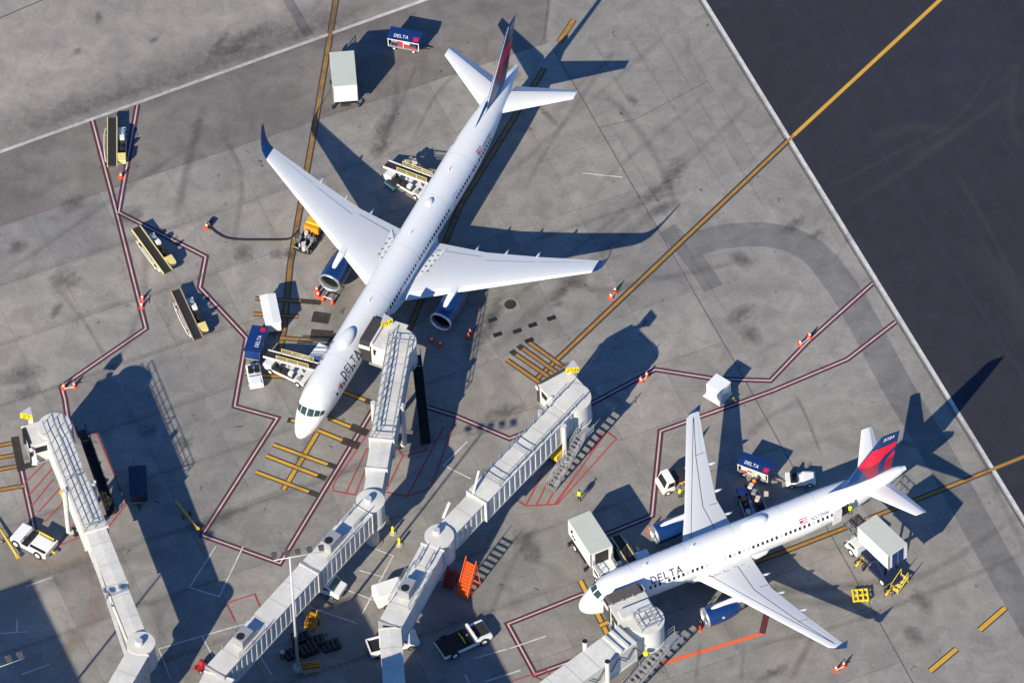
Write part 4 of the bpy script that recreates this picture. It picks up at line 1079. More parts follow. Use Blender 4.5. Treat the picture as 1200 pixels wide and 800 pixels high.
def gate_sign(root, u, v, z, text, turn, wdt=1.35, ht=.8):
    p = G(u, v, z); o = thing('gate_sign', None, None, (p.x-root.location.x, p.y-root.location.y, z-root.location.z), turn); o.parent = root
    del_ = [k for k in ('label', 'category') if k in o]
    for k in del_: del o[k]
    mb = MB(); mb.add([(-wdt/2,-.3,0),(wdt/2,-.3,0),(.18,.75,0),(-wdt/2,-.3,ht),(wdt/2,-.3,ht),(.18,.75,ht)], [(2,1,0),(3,4,5),(1,2,5,4),(2,0,3,5)]); mb.build('sign_housing', 'bridge_side', o)
    for a, b, nm in (((-wdt/2,-.3),(wdt/2,-.3),'a'),):
        mb = MB(); mb.box(-wdt/2, wdt/2, -.33, -.30, .02, ht-.02); mb.build('sign_face', 'sign_yellow', o)
    L = text_len(text, ht*.62, .26)
    mb, _ = letters(text, ht*.62, lambda u_, v_, l: (-L/2+u_, -.335-l, ht*.19+v_), .17, .26, 1)
    tag(mb.build('gate_number', 'print_black', o), kind='stuff')
    return o
def roof_unit(root, P, t, q, L=1.9, W=1.3, H=1.15):
    """air conditioner on a walkway roof"""
    a = [P(t-L/2, q-W/2, 0), P(t+L/2, q-W/2, 0), P(t+L/2, q+W/2, 0), P(t-L/2, q+W/2, 0)]
    Z = Vector((0,0,H)); mb = MB(); mb.add(a+[p+Z for p in a], [(3,2,1,0),(4,5,6,7),(0,1,5,4),(1,2,6,5),(2,3,7,6),(3,0,4,7)]); o = mb.build('air_conditioner', 'bridge_grey', root, bevel=.04)
    c = P(t+L*.22, q, H); mb = MB(); mb.tube([c, c+Vector((0,0,.06))], .42, 16); mb.build('fan_grille', 'black', o)
    a = [P(t-L*.95, q-W*.42, .02), P(t-L*.52, q-W*.42, .02), P(t-L*.52, q+W*.42, .02), P(t-L*.95, q+W*.42, .02)]; Z = Vector((0,0,.45))
    mb = MB(); mb.add(a+[p+Z for p in a], [(3,2,1,0),(4,5,6,7),(0,1,5,4),(1,2,6,5),(2,3,7,6),(3,0,4,7)]); mb.build('duct_box', 'bridge_white', o)
    for sd in (-1, 1):
        mb = MB()
        for tt in (t-L*1.2, t, t+L*1.1): mb.bar(P(tt, q+sd*W*.85, 0), P(tt, q+sd*W*.85, .95), .05)
        for z in (.95, .5): mb.bar(P(t-L*1.2, q+sd*W*.85, z), P(t+L*1.1, q+sd*W*.85, z), .05)
        mb.build('guard_rail', 'galv', o)
    return o
def small_unit(root, x, y, z, r=.42):
    mb = MB(); mb.tube([(x, y, z), (x, y, z+.5), (x, y, z+.62)], [r, r, r*.8], 18); return mb.build('rotunda_ventilator', 'bridge_side', root, True, auto=40)
def bridge(label, base): 
    return thing('boarding_bridge', label, 'jet bridge', (0, 0, 0))
def c2(u, v, z): p = G(u, v, z); return (p.x, p.y)

# --- bridge standing free on the left
r1 = bridge('retracted white boarding bridge over red hatching, its cab touching no aircraft, beside a white tractor', 0)
z1 = 7.5
pr = c2(165, 752.5, z1); pc = c2(64, 500, z1)
dirv = (Vector(pc)-Vector(pr)).normalized(); Lt = (Vector(pc)-Vector(pr)).length
at = lambda f: tuple(Vector(pr)+dirv*f)
b_, P_, L_ = tunnel(r1, 'tunnel_inner', at(1.0), at(9.5), 1.75, z1-.45, z1-.35, 2.35, False)
b_, P_, L_ = tunnel(r1, 'tunnel_middle', at(8.0), at(16.4), 2.05, z1-.22, z1-.12, 2.6, False)
b_, P_, L_ = tunnel(r1, 'tunnel_outer', at(15.4), at(Lt-.6), 2.45, z1, z1, 2.85, True)
roof_rail(b_, P_, .2, L_+1.2, 2.2, step=1.3, cross=(.2, L_*.5)); roof_rail(b_, P_, .2, L_+1.2, .02, (1,), step=1.3)
drum(r1, 'rotunda', pr, 1.42, z1-.1, 3.0); column(r1, pr, z1-3.1); small_unit(r1, pr[0]-.15, pr[1]-.1, z1-.1)
tunnel(r1, 'fixed_walkway', c2(162, 762, z1), c2(118, 838, z1), 2.15, z1-.2, z1-.2, 2.8, True)
drive(r1, P_, L_*.42, 2.45, z1, z1, .25, 'bridge_white')
mb = MB(); a_, b2_ = G(108, 648, z1-1.0), G(148, 768, z1-1.0); mb.bar(a_, b2_, .32, .42); mb.build('cable_tray', 'bridge_white', r1)
for f in (.1, .52):
    q = a_.lerp(b2_, f); mb = MB(); mb.bar(q+Vector((-.3,0,-.1)), q+Vector((1.6,.5,-.1)), .14); mb.build('tray_bracket', 'bridge_grey', r1)
cb, cp = cab(r1, pc, R_(196), 1.75, z1+.05, 3.0, 2.9, 1.5, 1.1, .35)
mb = MB(); mb.bar(G(36, 492, z1), G(41, 545, 5.2), .5, .16, up=(0,1,0)); mb.build('sign_post', 'bridge_white', r1)
gate_sign(r1, 32, 488, z1+.25, '27', R_(-14), 1.3, .85)
stairs(r1, c2(131, 603, 0), c2(100, 514, z1-2.9), z1-3.1, .95, mat='black', solid=True)  # black all over: the bridge's shade is painted into the flight
mb = MB()
for k in range(5): mb.bar(cp(-.4+k*.5, -2.0, -3.2), cp(-.4+k*.5, -2.0, -2.1), .06)
for z in (-2.1, -2.6): mb.bar(cp(-.4, -2.0, z), cp(1.6, -2.0, z), .06)
mb.build('landing_rail', 'galv', r1)
mb = MB(); q = [G(u, v, 3.4) for u, v in ((74,568),(71,576),(76,586),(84,590))]; mb.tube(q, .16, 8); mb.build('bumper_hoop', 'yellow', r1, True)
# --- bridge at the long jet
r2 = bridge('white boarding bridge docked to the long jet, two air conditioners on its ribbed walkway', 0)
z2 = 7.0
pr = c2(434, 586, z2); pc = c2(468, 401, z2); dirv = (Vector(pc)-Vector(pr)).normalized(); Lt = (Vector(pc)-Vector(pr)).length
at = lambda f: tuple(Vector(pr)+dirv*f)
tunnel(r2, 'tunnel_inner', at(.9), at(5.4), 1.75, z2-.4, z2-.35, 2.35, False)
tunnel(r2, 'tunnel_middle', at(4.3), at(8.6), 2.05, z2-.18, z2-.15, 2.6, False)
b_, P_, L_ = tunnel(r2, 'tunnel_outer', at(8.0), at(Lt-.4), 2.4, z2+.03, z2+.03, 2.85, True)
roof_rail(b_, P_, .2, L_+1.0, 2.2, cross=(.2, L_)); roof_rail(b_, P_, .2, L_, 1.3, (1,), step=1.0)
drive(r2, P_, L_*.36, 2.4, z2, z2, .2, 'bridge_white')
drum(r2, 'rotunda', pr, 1.45, z2-.05, 3.0); column(r2, pr, z2-3.1, .7); small_unit(r2, pr[0]-.2, pr[1]-.1, z2-.05, .42)
wa_, wb_ = c2(425.5, 597, z2), c2(252, 786, z2)
b_, P_, L_ = tunnel(r2, 'fixed_walkway', wa_, tuple(Vector(wa_).lerp(Vector(wb_), .36)), 2.2, z2-.05, z2-.05, 2.9, True, period=.80)
roof_unit(b_, P_, L_*.60, 0)
roof_rail(b_, P_, .3, 2.6, 1.5, step=1.1, ht=.8)
b_, P_, L_ = tunnel(r2, 'fixed_walkway', tuple(Vector(wa_).lerp(Vector(wb_), .368)), wb_, 2.2, z2-.05, z2-.05, 2.9, True, period=.80)
roof_unit(b_, P_, L_*.70, 0)
for f in (.05, .97):
    q = P_(L_*f, 0, 0); mb = MB(); mb.box(q.x-.35, q.x+.35, q.y-.35, q.y+.35, 0, z2-3.0); mb.build('support_pier', 'bridge_side', r2)
tunnel(r2, 'fixed_walkway', c2(258, 792, z2-.6), c2(228, 850, z2-.6), 3.2, z2-.5, z2-.5, 2.9, True)
cb, cp = cab(r2, pc, BH-math.pi/2, 1.75, z2+.06, 3.0, 2.6, 1.5, 2.3, 1.35)
gate_sign(r2, 452, 379, z2+.1, '25A', R_(24), 1.35, .8)
mb = MB(); mb.bar(cp(2.55, 1.45, .05), cp(2.55, -2.25, .05), .22, .3); mb.build('front_beam', 'bridge_white', r2)
mb = MB(); mb.ell(tuple(cp(1.3, 1.35, -1.3)), (.8,.7,1.3)); mb.build('operator_bay', 'bridge_white', r2, True)
stairs(r2, c2(499, 520, 0), c2(489, 428, 3.9), 3.9, .95, mat='black', solid=True)  # painted black for the shade the flight stands in
# --- middle bridge of the empty stand
r3 = bridge('white boarding bridge with yellow number 25B at the empty stand, stairs hanging from its side', 0)
z3 = 7.0
pr = c2(514.7, 627.6, z3); pc = c2(671, 466, z3); dirv = (Vector(pc)-Vector(pr)).normalized(); Lt = (Vector(pc)-Vector(pr)).length
at = lambda f: tuple(Vector(pr)+dirv*f)
tunnel(r3, 'tunnel_inner', at(.9), at(7.2), 2.0, z3-.25, z3-.2, 2.5, True, frames=False)
b_, P_, L_ = tunnel(r3, 'tunnel_outer', at(6.2), at(Lt-.3), 2.4, z3, z3, 2.95, True)
roof_rail(b_, P_, 2.5, L_+.8, 2.2, (1, -1), cross=(2.5, L_*.45)); 
drive(r3, P_, L_*.80, 2.4, z3, z3, .02, 'bridge_white')
mb = MB(); mb.loft([[P_(t, -.95, -3.0), P_(t, .95, -3.0), P_(t, .95, -3.9), P_(t, -.95, -3.9)] for t in (L_*.50, L_*.68)]); mb.build('underfloor_box', 'bridge_side', r3)
mb = MB(); mb.loft([[P_(t, -1.25, -4.6), P_(t, -.2, -4.6), P_(t, -.2, -5.3), P_(t, -1.25, -5.3)] for t in (L_*.74, L_*.83)]); mb.build('hose_reel', 'yellow', r3)
drum(r3, 'rotunda', pr, 1.48, z3, 3.0); column(r3, pr, z3-3.1, .6); small_unit(r3, pr[0]-.25, pr[1]+.35, z3)
b_, P_, L_ = tunnel(r3, 'fixed_walkway', c2(507, 640, z3), c2(457, 731, z3), 2.35, z3-.1, z3-.1, 2.9, False)
roof_unit(b_, P_, L_*.58, -.1); roof_rail(b_, P_, .8, 3.2, 1.2, step=1.0, ht=.7)
b_, P_, L_ = tunnel(r3, 'fixed_walkway', c2(457, 735, z3), c2(466, 850, z3), 2.1, z3-.1, z3-.1, 2.9, False)
q = P_(2.0, 0, 0); mb = MB(); mb.box(q.x-.35, q.x+.35, q.y-.35, q.y+.35, 0, z3-3.0); mb.build('support_pier', 'bridge_side', r3)
cb, cp = cab(r3, pc, R_(122), 1.9, z3+.06, 3.0, 3.4, 1.85, 1.75, .35)
mb = MB(); mb.bar(G(670.5, 434, z3+.36), cp(3.1, -1.55, -.05), .5, .22); mb.build('sign_bracket', 'bridge_white', r3)
gate_sign(r3, 670.5, 434, z3+.35, '25B', R_(2), 1.4, .85)
mb = MB(); mb.ell(tuple(cp(1.2, 1.7, -1.2)), (.75,.75,1.3)); mb.build('operator_bay', 'bridge_white', r3, True)
stairs(r3, c2(645, 574, 0), c2(681, 511, z3-3), z3-3.0, 1.05)
for a_, b2_ in (((519,606),(527,587)), ((554,580),(561,551))):
    mb = MB(); mb.bar(G(*a_, z3-.2), G(*b2_, z3+1.6), .38, .2, up=(1,0,0)); mb.build('marker_post', 'bridge_white', r3)
# --- bridge at the shorter jet
r4 = bridge('white boarding bridge docked to the red-tailed jet, black-capped lifting columns beside its roof', 0)
z4 = 6.4
pc = c2(757, 726, z4); e0 = c2(672, 789, z4); e1 = c2(735, 743.5, z4)
dirv = (Vector(e1)-Vector(e0)).normalized(); at = lambda f: tuple(Vector(e1)-dirv*f)
b_, P_, L_ = tunnel(r4, 'tunnel_outer', at(17), at(0), 2.75, z4+.1, z4+.1, 2.95, False)
for t in (L_-1.0, L_-1.9):
    mb = MB(); mb.bar(P_(t, -1.35, .12), P_(t, 1.35, .12), .30, .22); mb.build('roof_beam', 'bridge_white', b_)
drive(r4, P_, L_-4.2, 2.75, z4, z4, 1.0)
q = P_(1.5, 0, 0); column(r4, (q.x, q.y), z4-2.9)
mb = MB()
for k in range(7): mb.bar(P_(L_-6.5+k, -1.5, -1.7 if k % 2 else -.4), P_(L_-5.5+k, -1.5, -.4 if k % 2 else -1.7), .07)
mb.build('cable_loops', 'dark_metal', b_)
b2_, P2, L2 = tunnel(r4, 'tunnel_neck', at(.6), tuple(Vector(pc)-dirv*.6), 2.2, z4-.35, z4-.35, 2.5, False)
cb, cp = cab(r4, pc, AH-math.pi/2, 1.85, z4+.05, 2.95, 3.3, 2.5, 1.4, 1.35)
roof_rail(b2_, lambda t, s, z: cp(-1.5+t, s+.2, z), .2, 2.2, 1.8, step=.8, cross=(.2, 1.2, 2.2))
for k in range(4):
    q = cp(3.35, 2.2-k*1.2, .0); mb = MB(); mb.box(q.x-.12, q.x+.12, q.y-.12, q.y+.12, q.z-.35, q.z+.02); mb.build('canopy_light', 'bridge_grey', r4)
mb = MB(); mb.loft([[cp(t, 2.2, z), cp(t, -1.2, z), cp(t, -1.2, z+.45), cp(t, 2.2, z+.45)] for t, z in ((.9, .02), (2.0, .02))]); mb.build('roof_hood', 'bridge_white', cb)
mb = MB(); q = G(757, 765, 4.2); mb.ell((q.x, q.y, q.z), (.32,.32,.32)); mb.build('warning_lamp', 'sign_yellow', r4, True)
stairs(r4, c2(718, 830, 0), c2(779, 757, z4-3), z4-3.0, 1.25, step_mat='bridge_grey', landing=2.0)
# ------------------------------------------------------------------ vehicles and ground equipment (x forward)
def wheel(root, x, y, r, w, name='wheel', hub='cart_white'):
    s = 1 if y > 0 else -1
    mb = MB(); mb.cyl((x, y-w/2, r), r, w, 'y', 16); o = mb.build(name, 'rubber', root, True, auto=40)
    mb = MB(); mb.cyl((x, y+s*w/2-(.0 if s > 0 else .02), r), r*.55, .02, 'y', 12); mb.build('hub', hub, o); return o
def belt_loader(label, loc, rz, L=6.9, tilt=(.95, 1.15), frame='pale_yellow', rails=False, hood='pale_yellow', group=None):
    o = thing('belt_loader', label, 'belt loader', loc, rz, group)
    z0, z1 = tilt; h = L/2; zz = lambda x: z0+(z1-z0)*(x+h)/L
    mb = MB(); mb.loft([[(x, .02, zz(x)-.10), (x, .92, zz(x)-.10), (x, .92, zz(x)), (x, .02, zz(x))] for x in (-h, h)]); mb.build('belt', 'belt', o)
    for y in (-.03, .97):
        mb = MB(); mb.bar((-h-.05, y, zz(-h)-.04), (h+.05, y, zz(h)-.04), .10, .26); mb.build('side_rail', frame, o)
    for x in (-h, h):
        mb = MB(); mb.cyl((x, 0, zz(x)-.06), .10, .94, 'y', 10); mb.build('end_roller', 'dark_metal', o)
    mb = MB(); mb.loft([[(-2.6,-1.0,.38),(-2.6,1.05,.38),(-2.6,1.05,.72),(-2.6,-1.0,.72)],[(2.3,-1.0,.38),(2.3,1.05,.38),(2.3,1.05,.72),(2.3,-1.0,.72)]]); ch = mb.build('chassis', 'cart_white', o, bevel=.05)
    mb = MB(); mb.box(-2.1, 1.0, -.95, -.2, .72, .86); mb.build('deck', 'dark_metal', ch)
    mb = MB(); mb.loft([[(-2.75,-1.0,.72),(-2.75,-.1,.72),(-2.75,-.1,1.1),(-2.75,-1.0,1.1)],[(-1.7,-1.0,.72),(-1.7,-.1,.72),(-1.7,-.1,1.25),(-1.7,-1.0,1.25)]]); mb.build('engine_hood', hood, o, bevel=.06)
    mb = MB(); mb.box(-1.15,-.65,-.85,-.35,.86,1.18); mb.box(-1.25,-1.13,-.85,-.35,1.1,1.6); mb.build('seat', 'black', o)
    mb = MB(); mb.tube([(-.1,-.6,.86),(-.35,-.6,1.35)], .04, 6); mb.tube([(-.35,-.82,1.36),(-.20,-.6,1.46),(-.35,-.38,1.36),(-.5,-.6,1.26),(-.35,-.82,1.36)], .03, 5); mb.build('steering_wheel', 'black', o)
    mb = MB(); mb.box(.3,.8,-.85,-.35,.86,1.3); mb.build('control_box', 'cart_white', o, bevel=.04)
    mb = MB(); mb.box(1.35,1.75,-.85,-.45,.72,1.0); mb.build('tool_box', 'bridge_grey', o)
    for x, y in ((-1.8,-.98),(-1.8,1.0),(1.6,-.98),(1.6,1.0)): wheel(o, x, y, .36, .24)
    for x in (-1.9, 1.5):
        mb = MB(); mb.bar((x, .45, .7), (x+(.6 if x < 0 else -.4), .45, zz(x)-.12), .12); mb.build('lift_arm', 'dark_metal', o)
    mb = MB(); mb.tube([(-2.5,1.2,.75),(-1.0,1.35,.9),(1.2,1.35,.9),(2.2,1.2,.75)], .05, 6)
    for x in (-2.4, -1.0, 1.2, 2.1): mb.bar((x, 1.03, .6), (x, 1.26 if abs(x) > 2 else 1.35, .82), .05)
    mb.build('side_bumper', 'cart_white', o)
    if rails:
        for y in (-.05, .99):
            mb = MB()
            for k in range(4):
                x = -1.6+k*1.35; mb.bar((x, y, zz(x)), (x, y, zz(x)+.75), .06)
            mb.bar((-1.6, y, zz(-1.6)+.75), (2.45, y, zz(2.45)+.75), .07); mb.bar((-1.6, y, zz(-1.6)+.4), (2.45, y, zz(2.45)+.4), .05)
            mb.build('hand_rail', 'pale_yellow', o)
    return o
def baggage_cart(label, loc, rz, group=None, roof='cart_blue', frame='cart_white', curtain='cart_blue', L=3.5, W=1.6, H=2.05, open_side=-1, text=None, roof_text=True):
    o = thing('baggage_cart', label, 'baggage cart', loc, rz, group); h = L/2
    mb = MB(); mb.box(-h, h, -W/2, W/2, .52, .66); mb.build('deck', 'bridge_grey', o)
    mb = MB(); rs = [(-W/2-.06,H-.16),(-W/2-.06,H-.08),(0,H),(W/2+.06,H-.08),(W/2+.06,H-.16)]
    mb.loft([[(x, y, z) for y, z in rs] for x in (-h-.06, h+.06)]); rf = mb.build('roof', roof, o)
    for x in (-h+.03, h-.03):
        mb = MB(); mb.box(x-.03, x+.03, -W/2, W/2, .66, H-.15); mb.build('end_panel', curtain if roof != 'truck_white' else frame, o)
    mb = MB(); y = -open_side*(W/2-.02); mb.box(-h+.06, h-.06, y-.02, y+.02, .66, H-.16); mb.build('side_curtain', curtain, o)
    y = open_side*(W/2-.03)
    for x in (-h+.05, 0, h-.05):
        mb = MB(); mb.bar((x, y, .66), (x, y, H-.14), .07); mb.build('post', frame, o)
    mb = MB(); mb.bar((-h, y+open_side*.06, H-.2), (h, y+open_side*.06, H-.2), .06, .14); mb.build('edge_trim', frame, o)
    for x in (-h*.62, h*.62):
        for s in (-1, 1): wheel(o, x, s*(W/2-.15), .24, .16)
    mb = MB(); mb.bar((h, 0, .42), (h+1.0, 0, .35), .08); mb.bar((h, -.3, .42), (h+.6, 0, .38), .06); mb.bar((h, .3, .42), (h+.6, 0, .38), .06); mb.build('tow_bar', 'dark_metal', o)
    if text:
        sgn = open_side; hh = .34
        def fn(u_, v_, l):
            yy = sgn*(.10+.42-v_*1.0) ; x = (-h*.62+u_) if sgn < 0 else (h*.62-u_)
            return (x, yy, H-.08*abs(yy)/(W/2)+.012+l)
        mb, _ = letters(text, hh, fn, .17, .3, 1); tag(mb.build('roof_lettering', 'print_white', rf), kind='stuff')
        mb = MB(); x0, x1 = ((h*.62, h*.92) if sgn < 0 else (-h*.92, -h*.62))
        mb.add([(x0, sgn*.18, H+.0), (x1, sgn*.18, H+.0), (x1, sgn*.68, H-.045), (x0, sgn*.68, H-.045)], [(0,1,2,3)]); mb.build('roof_emblem', 'tail_red', rf)
    return o
suit = {}
for nm, mt in (('bag_black','bag_black'),('bag_red','bag_red'),('bag_grey','bag_grey'),('bag_pale','bag_pale'),('bag_navy','bag_navy')):
    mb = MB(); mb.box(-.36,.36,-.24,.24,0,.27); s_ = mb.build('suitcase', mt, bevel=.05)
    mb = MB(); mb.tube([(.36,-.1,.14),(.43,-.1,.14),(.43,.1,.14),(.36,.1,.14)], .018, 5); mb.build('handle', 'black', s_)
    for yy in (-.16, .16):
        mb = MB(); mb.cyl((-.40, yy-.02, .05), .04, .04, 'y', 8); mb.build('caster', 'rubber', s_)
    suit[nm] = [s_, False]
def bag(kind, loc, rz, label, group):
    s_, used = suit[kind]
    if used: s_ = copy_tree(s_)
    else: suit[kind][1] = True
    s_.location = loc; s_.rotation_euler = (0, 0, rz); tag(s_, label, 'suitcase', group)
COLW = {'bag_black': 'black', 'bag_red': 'dark red', 'bag_grey': 'grey', 'bag_pale': 'pale beige', 'bag_navy': 'navy blue'}
def fill_cart(cart, rz, where, n, seed, z=.67, span=1.4, yo=-.35, kinds=None):
    rr = random.Random(seed); M_ = Matrix.Rotation(rz, 4, 'Z'); ks = kinds or list(suit); loc = Vector(cart.location)
    for layer in range(3):
        for k in range(n):
            kd = ks[rr.randrange(len(ks))]; x = -span+2*span*(k+.5)/n
            for y in ((yo,) if layer else (yo, .3)):
                p = loc+M_ @ Vector((x, y+rr.uniform(-.05,.05), z+layer*.285))
                bag(kd, p, rz+rr.choice((0, math.pi))+rr.uniform(-.08,.08)+math.pi/2*(rr.random() < .0), '%s suitcase stacked %s' % (COLW[kd], where), 'suitcases '+where)
def tug(label, loc, rz, body='truck_white', L=2.9, W=1.45, group=None, canopy=False):
    o = thing('baggage_tug', label, 'baggage tug', loc, rz, group); h = L/2
    mb = MB(); mb.prism_y([(-h,.3),(h,.3),(h,.82),(h*.15,.95),(h*.05,.72),(-h*.62,.72),(-h*.68,.95),(-h,.95)], -W/2, W/2); mb.build('body', body, o, bevel=.06)
    mb = MB(); mb.box(h*.2, h*.9, -W*.36, W*.36, .86, .96); mb.build('hood', body, o, bevel=.03)
    for y in (-.34, .34):
        mb = MB(); mb.box(-h*.56, -h*.22, y-.25, y+.25, .72, .92); mb.box(-h*.64, -h*.55, y-.25, y+.25, .8, 1.35); mb.build('seat', 'black', o)
    mb = MB(); mb.tube([(h*.08,.34,.9),(-h*.06,.34,1.15)], .035, 6); q = [(-h*.08+.04*math.sin(a), .34+.19*math.cos(a), 1.16+.19*math.sin(a)*.8) for a in [k*math.pi/5 for k in range(11)]]; mb.tube(q, .025, 5); mb.build('steering_wheel', 'black', o)
    for x in (-h*.6, h*.6):
        for s in (-1, 1): wheel(o, x, s*(W/2-.06), .33, .22)
    for y in (-W*.36, W*.36):
        mb = MB(); mb.cyl((h-.01, y, .62), .09, .04, 'x', 10); mb.build('headlight', 'metal_bright', o)
    mb = MB(); mb.bar((-h, 0, .42), (-h-.3, 0, .42), .1); mb.build('hitch', 'dark_metal', o)
    if canopy:
        mb = MB(); mb.box(-h*.8, h*.1, -W*.46, W*.46, 1.78, 1.84); c = mb.build('canopy', body, o, bevel=.03)
        for x in (-h*.75, h*.05):
            for y in (-W*.43, W*.43):
                m_ = MB(); m_.bar((x, y, .8), (x, y, 1.78), .05); m_.build('canopy_post', 'dark_metal', c)
    return o
def box_truck(label, loc, rz, roof_z, box_h, L=5.2, W=2.5, body='truck_white', chassis='cart_white', rear_door='truck_white', platform=2.0, cab_dx=1.4, rear_open=False):
    """high-lift catering truck: cab, chassis, scissor legs, box body, front platform"""
    o = thing('catering_truck', label, 'catering truck', loc, rz); h = L/2; zb = roof_z-box_h
    mb = MB(); mb.box(-h-.1, h+cab_dx+.3, -.55, .55, .62, .98); ch = mb.build('chassis', chassis, o)
    mb = MB(); mb.box(-h*.75, h*.35, -1.15, 1.15, .55, .95); mb.build('side_skirt', chassis, ch)
    cx = h+cab_dx-.4
    mb = MB(); mb.prism_y([(cx-1.0,.55),(cx+1.0,.55),(cx+1.02,1.25),(cx+.72,1.38),(cx+.35,2.05),(cx-1.0,2.12)], -1.08, 1.08); c = mb.build('cab', body, o, bevel=.08)
    mb = MB(); mb.add([(cx+.735,-.92,1.42),(cx+.735,.92,1.42),(cx+.40,.85,2.0),(cx+.40,-.85,2.0)], [(0,1,2,3)])
    for v in range(4): mb.v[v].x += .03; mb.v[v].z += .015
    mb.build('windscreen', 'glass_dark', c)
    for s in (-1, 1):
        mb = MB(); mb.add([(cx-.65, s*1.09, 1.42),(cx+.45, s*1.09, 1.42),(cx+.22, s*1.09, 1.95),(cx-.65, s*1.09, 1.98)], [(0,1,2,3)]); mb.build('door_window', 'glass_dark', c)
        mb = MB(); mb.bar((cx+.5, s*1.1, 1.6), (cx+.6, s*1.36, 1.65), .05); mb.box(cx+.52, cx+.62, s*1.36-.09, s*1.36+.09, 1.45, 1.85); mb.build('mirror', 'black', c)
        mb = MB(); mb.cyl((cx+1.0, s*.8, .85), .12, .05, 'x', 10); mb.build('headlight', 'metal_bright', c)
        wheel(o, cx-.1, s*.98, .48, .28); wheel(o, -h*.55, s*.95, .48, .42)
    mb = MB(); mb.box(-h, h, -W/2, W/2, zb, roof_z-.08); b = mb.build('box_body', body, o, bevel=.05)
    mb = MB(); mb.box(-h-.03, h+.03, -W/2-.03, W/2+.03, roof_z-.09, roof_z); mb.build('box_roof', 'truck_roof', b, bevel=.03)
    for x, y in ((-h,-W/2),(-h,W/2),(h,-W/2),(h,W/2)):
        mb = MB(); mb.box(x-.05, x+.05, y-.05, y+.05, zb-.02, roof_z-.1); mb.build('corner_post', 'galv', b)
    mb = MB(); mb.box(-h-.03, -h-.012, -W*.30, W*.30, zb+.1, roof_z-.25); mb.build('rear_door', rear_door, b)
    mb = MB(); mb.box(-h-.05, -h-.035, -.02, .02, zb+.1, roof_z-.25); mb.build('door_seam', 'bridge_grey', b)
    mb = MB(); mb.box(h+.012, h+.03, -W*.30, W*.30, zb+.1, roof_z-.3); mb.build('front_opening', 'engine_dark', b)
    if zb > 1.3:
        for s in (-1, 1):
            for p, q in (((-h*.5, 1.0), (h*.5, zb)), ((h*.5, 1.0), (-h*.5, zb))):
                mb = MB(); mb.bar((p[0], s*.75, p[1]), (q[0], s*.75, q[1]), .12, .2); mb.build('scissor_arm', 'navy', o)
    if platform:
        mb = MB(); mb.box(h+.03, h+platform, -W*.42, W*.42, zb, zb+.1); pf = mb.build('front_platform', 'bellows', o)
        for s in (-1, 1):
            mb = MB()
            for k in range(4): x = h+.1+(platform-.15)*k/3; mb.bar((x, s*W*.41, zb+.1), (x, s*W*.41, zb+1.15), .05)
            for z in (1.15, .65): mb.bar((h+.1, s*W*.41, zb+z), (h+platform, s*W*.41, zb+z), .05)
            for k in range(3): x = h+.1+(platform-.15)*k/3; mb.bar((x, s*W*.41, zb+.1), (x+(platform-.15)/3, s*W*.41, zb+1.15), .035)
            mb.build('platform_rail', 'galv', pf)
    for x, s in ((-h*.9, 1), (-h*.9, -1), (h*.55, 1), (h*.55, -1)):
        mb = MB(); mb.bar((x, s*1.0, .75), (x, s*1.42, .5), .1); mb.box(x-.1, x+.1, s*1.42-.1, s*1.42+.1, 0.02, .55); mb.build('stabilizer_leg', 'dark_metal', o)
    return o
def tow_tractor(label, loc, rz, L=4.4, W=2.3, bed='cart_white', bar=True, cab_open=True):
    o = thing('pushback_tractor', label, 'tractor', loc, rz); h = L/2
    mb = MB(); mb.prism_y([(-h,.45),(-h+.3,.32),(h-.3,.32),(h,.5),(h,1.02),(h*.45,1.16),(h*.40,.80),(h*.02,.80),(-h*.02,1.16),(-h,1.14)], -W/2, W/2); b = mb.build('body', 'truck_white', o, bevel=.07)
    mb = MB(); mb.box(-h+.25, -h*.10, -W*.28, W*.28, 1.15, 1.20); mb.build('engine_cover', 'truck_white', b, bevel=.03)
    for s in (-1, 1):
        mb = MB(); mb.box(-h+.15, -h*.08, s*W*.40-.16, s*W*.40+.16, 1.145, 1.175); mb.build('walk_strip', 'belt', b)
        mb = MB(); mb.box(h*.05, h*.26, s*.5-.27, s*.5+.27, .80, .98); mb.box(-h*.01, h*.06, s*.5-.27, s*.5+.27, .9, 1.5); mb.build('seat', 'black', o)
        for x in (-h*.58, h*.66): wheel(o, x, s*(W/2-.05), .52, .32, hub='truck_white')
        mb = MB(); mb.cyl((h-.01, s*.8, .75), .11, .04, 'x', 10); mb.build('headlight', 'metal_bright', b)
    mb = MB(); mb.tube([(h*.48,.5,.95),(h*.36,.5,1.25)], .04, 6); q = [(h*.35, .5+.21*math.cos(a), 1.26+.2*math.sin(a)) for a in [k*math.pi/5 for k in range(11)]]; mb.tube(q, .03, 5); mb.build('steering_wheel', 'black', o)
    mb = MB(); mb.box(h*.02, h*.42, -W*.46, W*.46, .802, .83); mb.build('footwell', 'black', b)
    mb = MB(); mb.bar((-h, 0, .5), (-h-.45, 0, .5), .16); mb.build('hitch', 'yellow', o)
    if bar:
        mb = MB(); mb.tube([(-h*.85, -W*.40, 1.28), (h*.1, -W*.40, 1.28)], .11, 8); mb.build('stowed_bar', 'yellow', o, True)
    return o
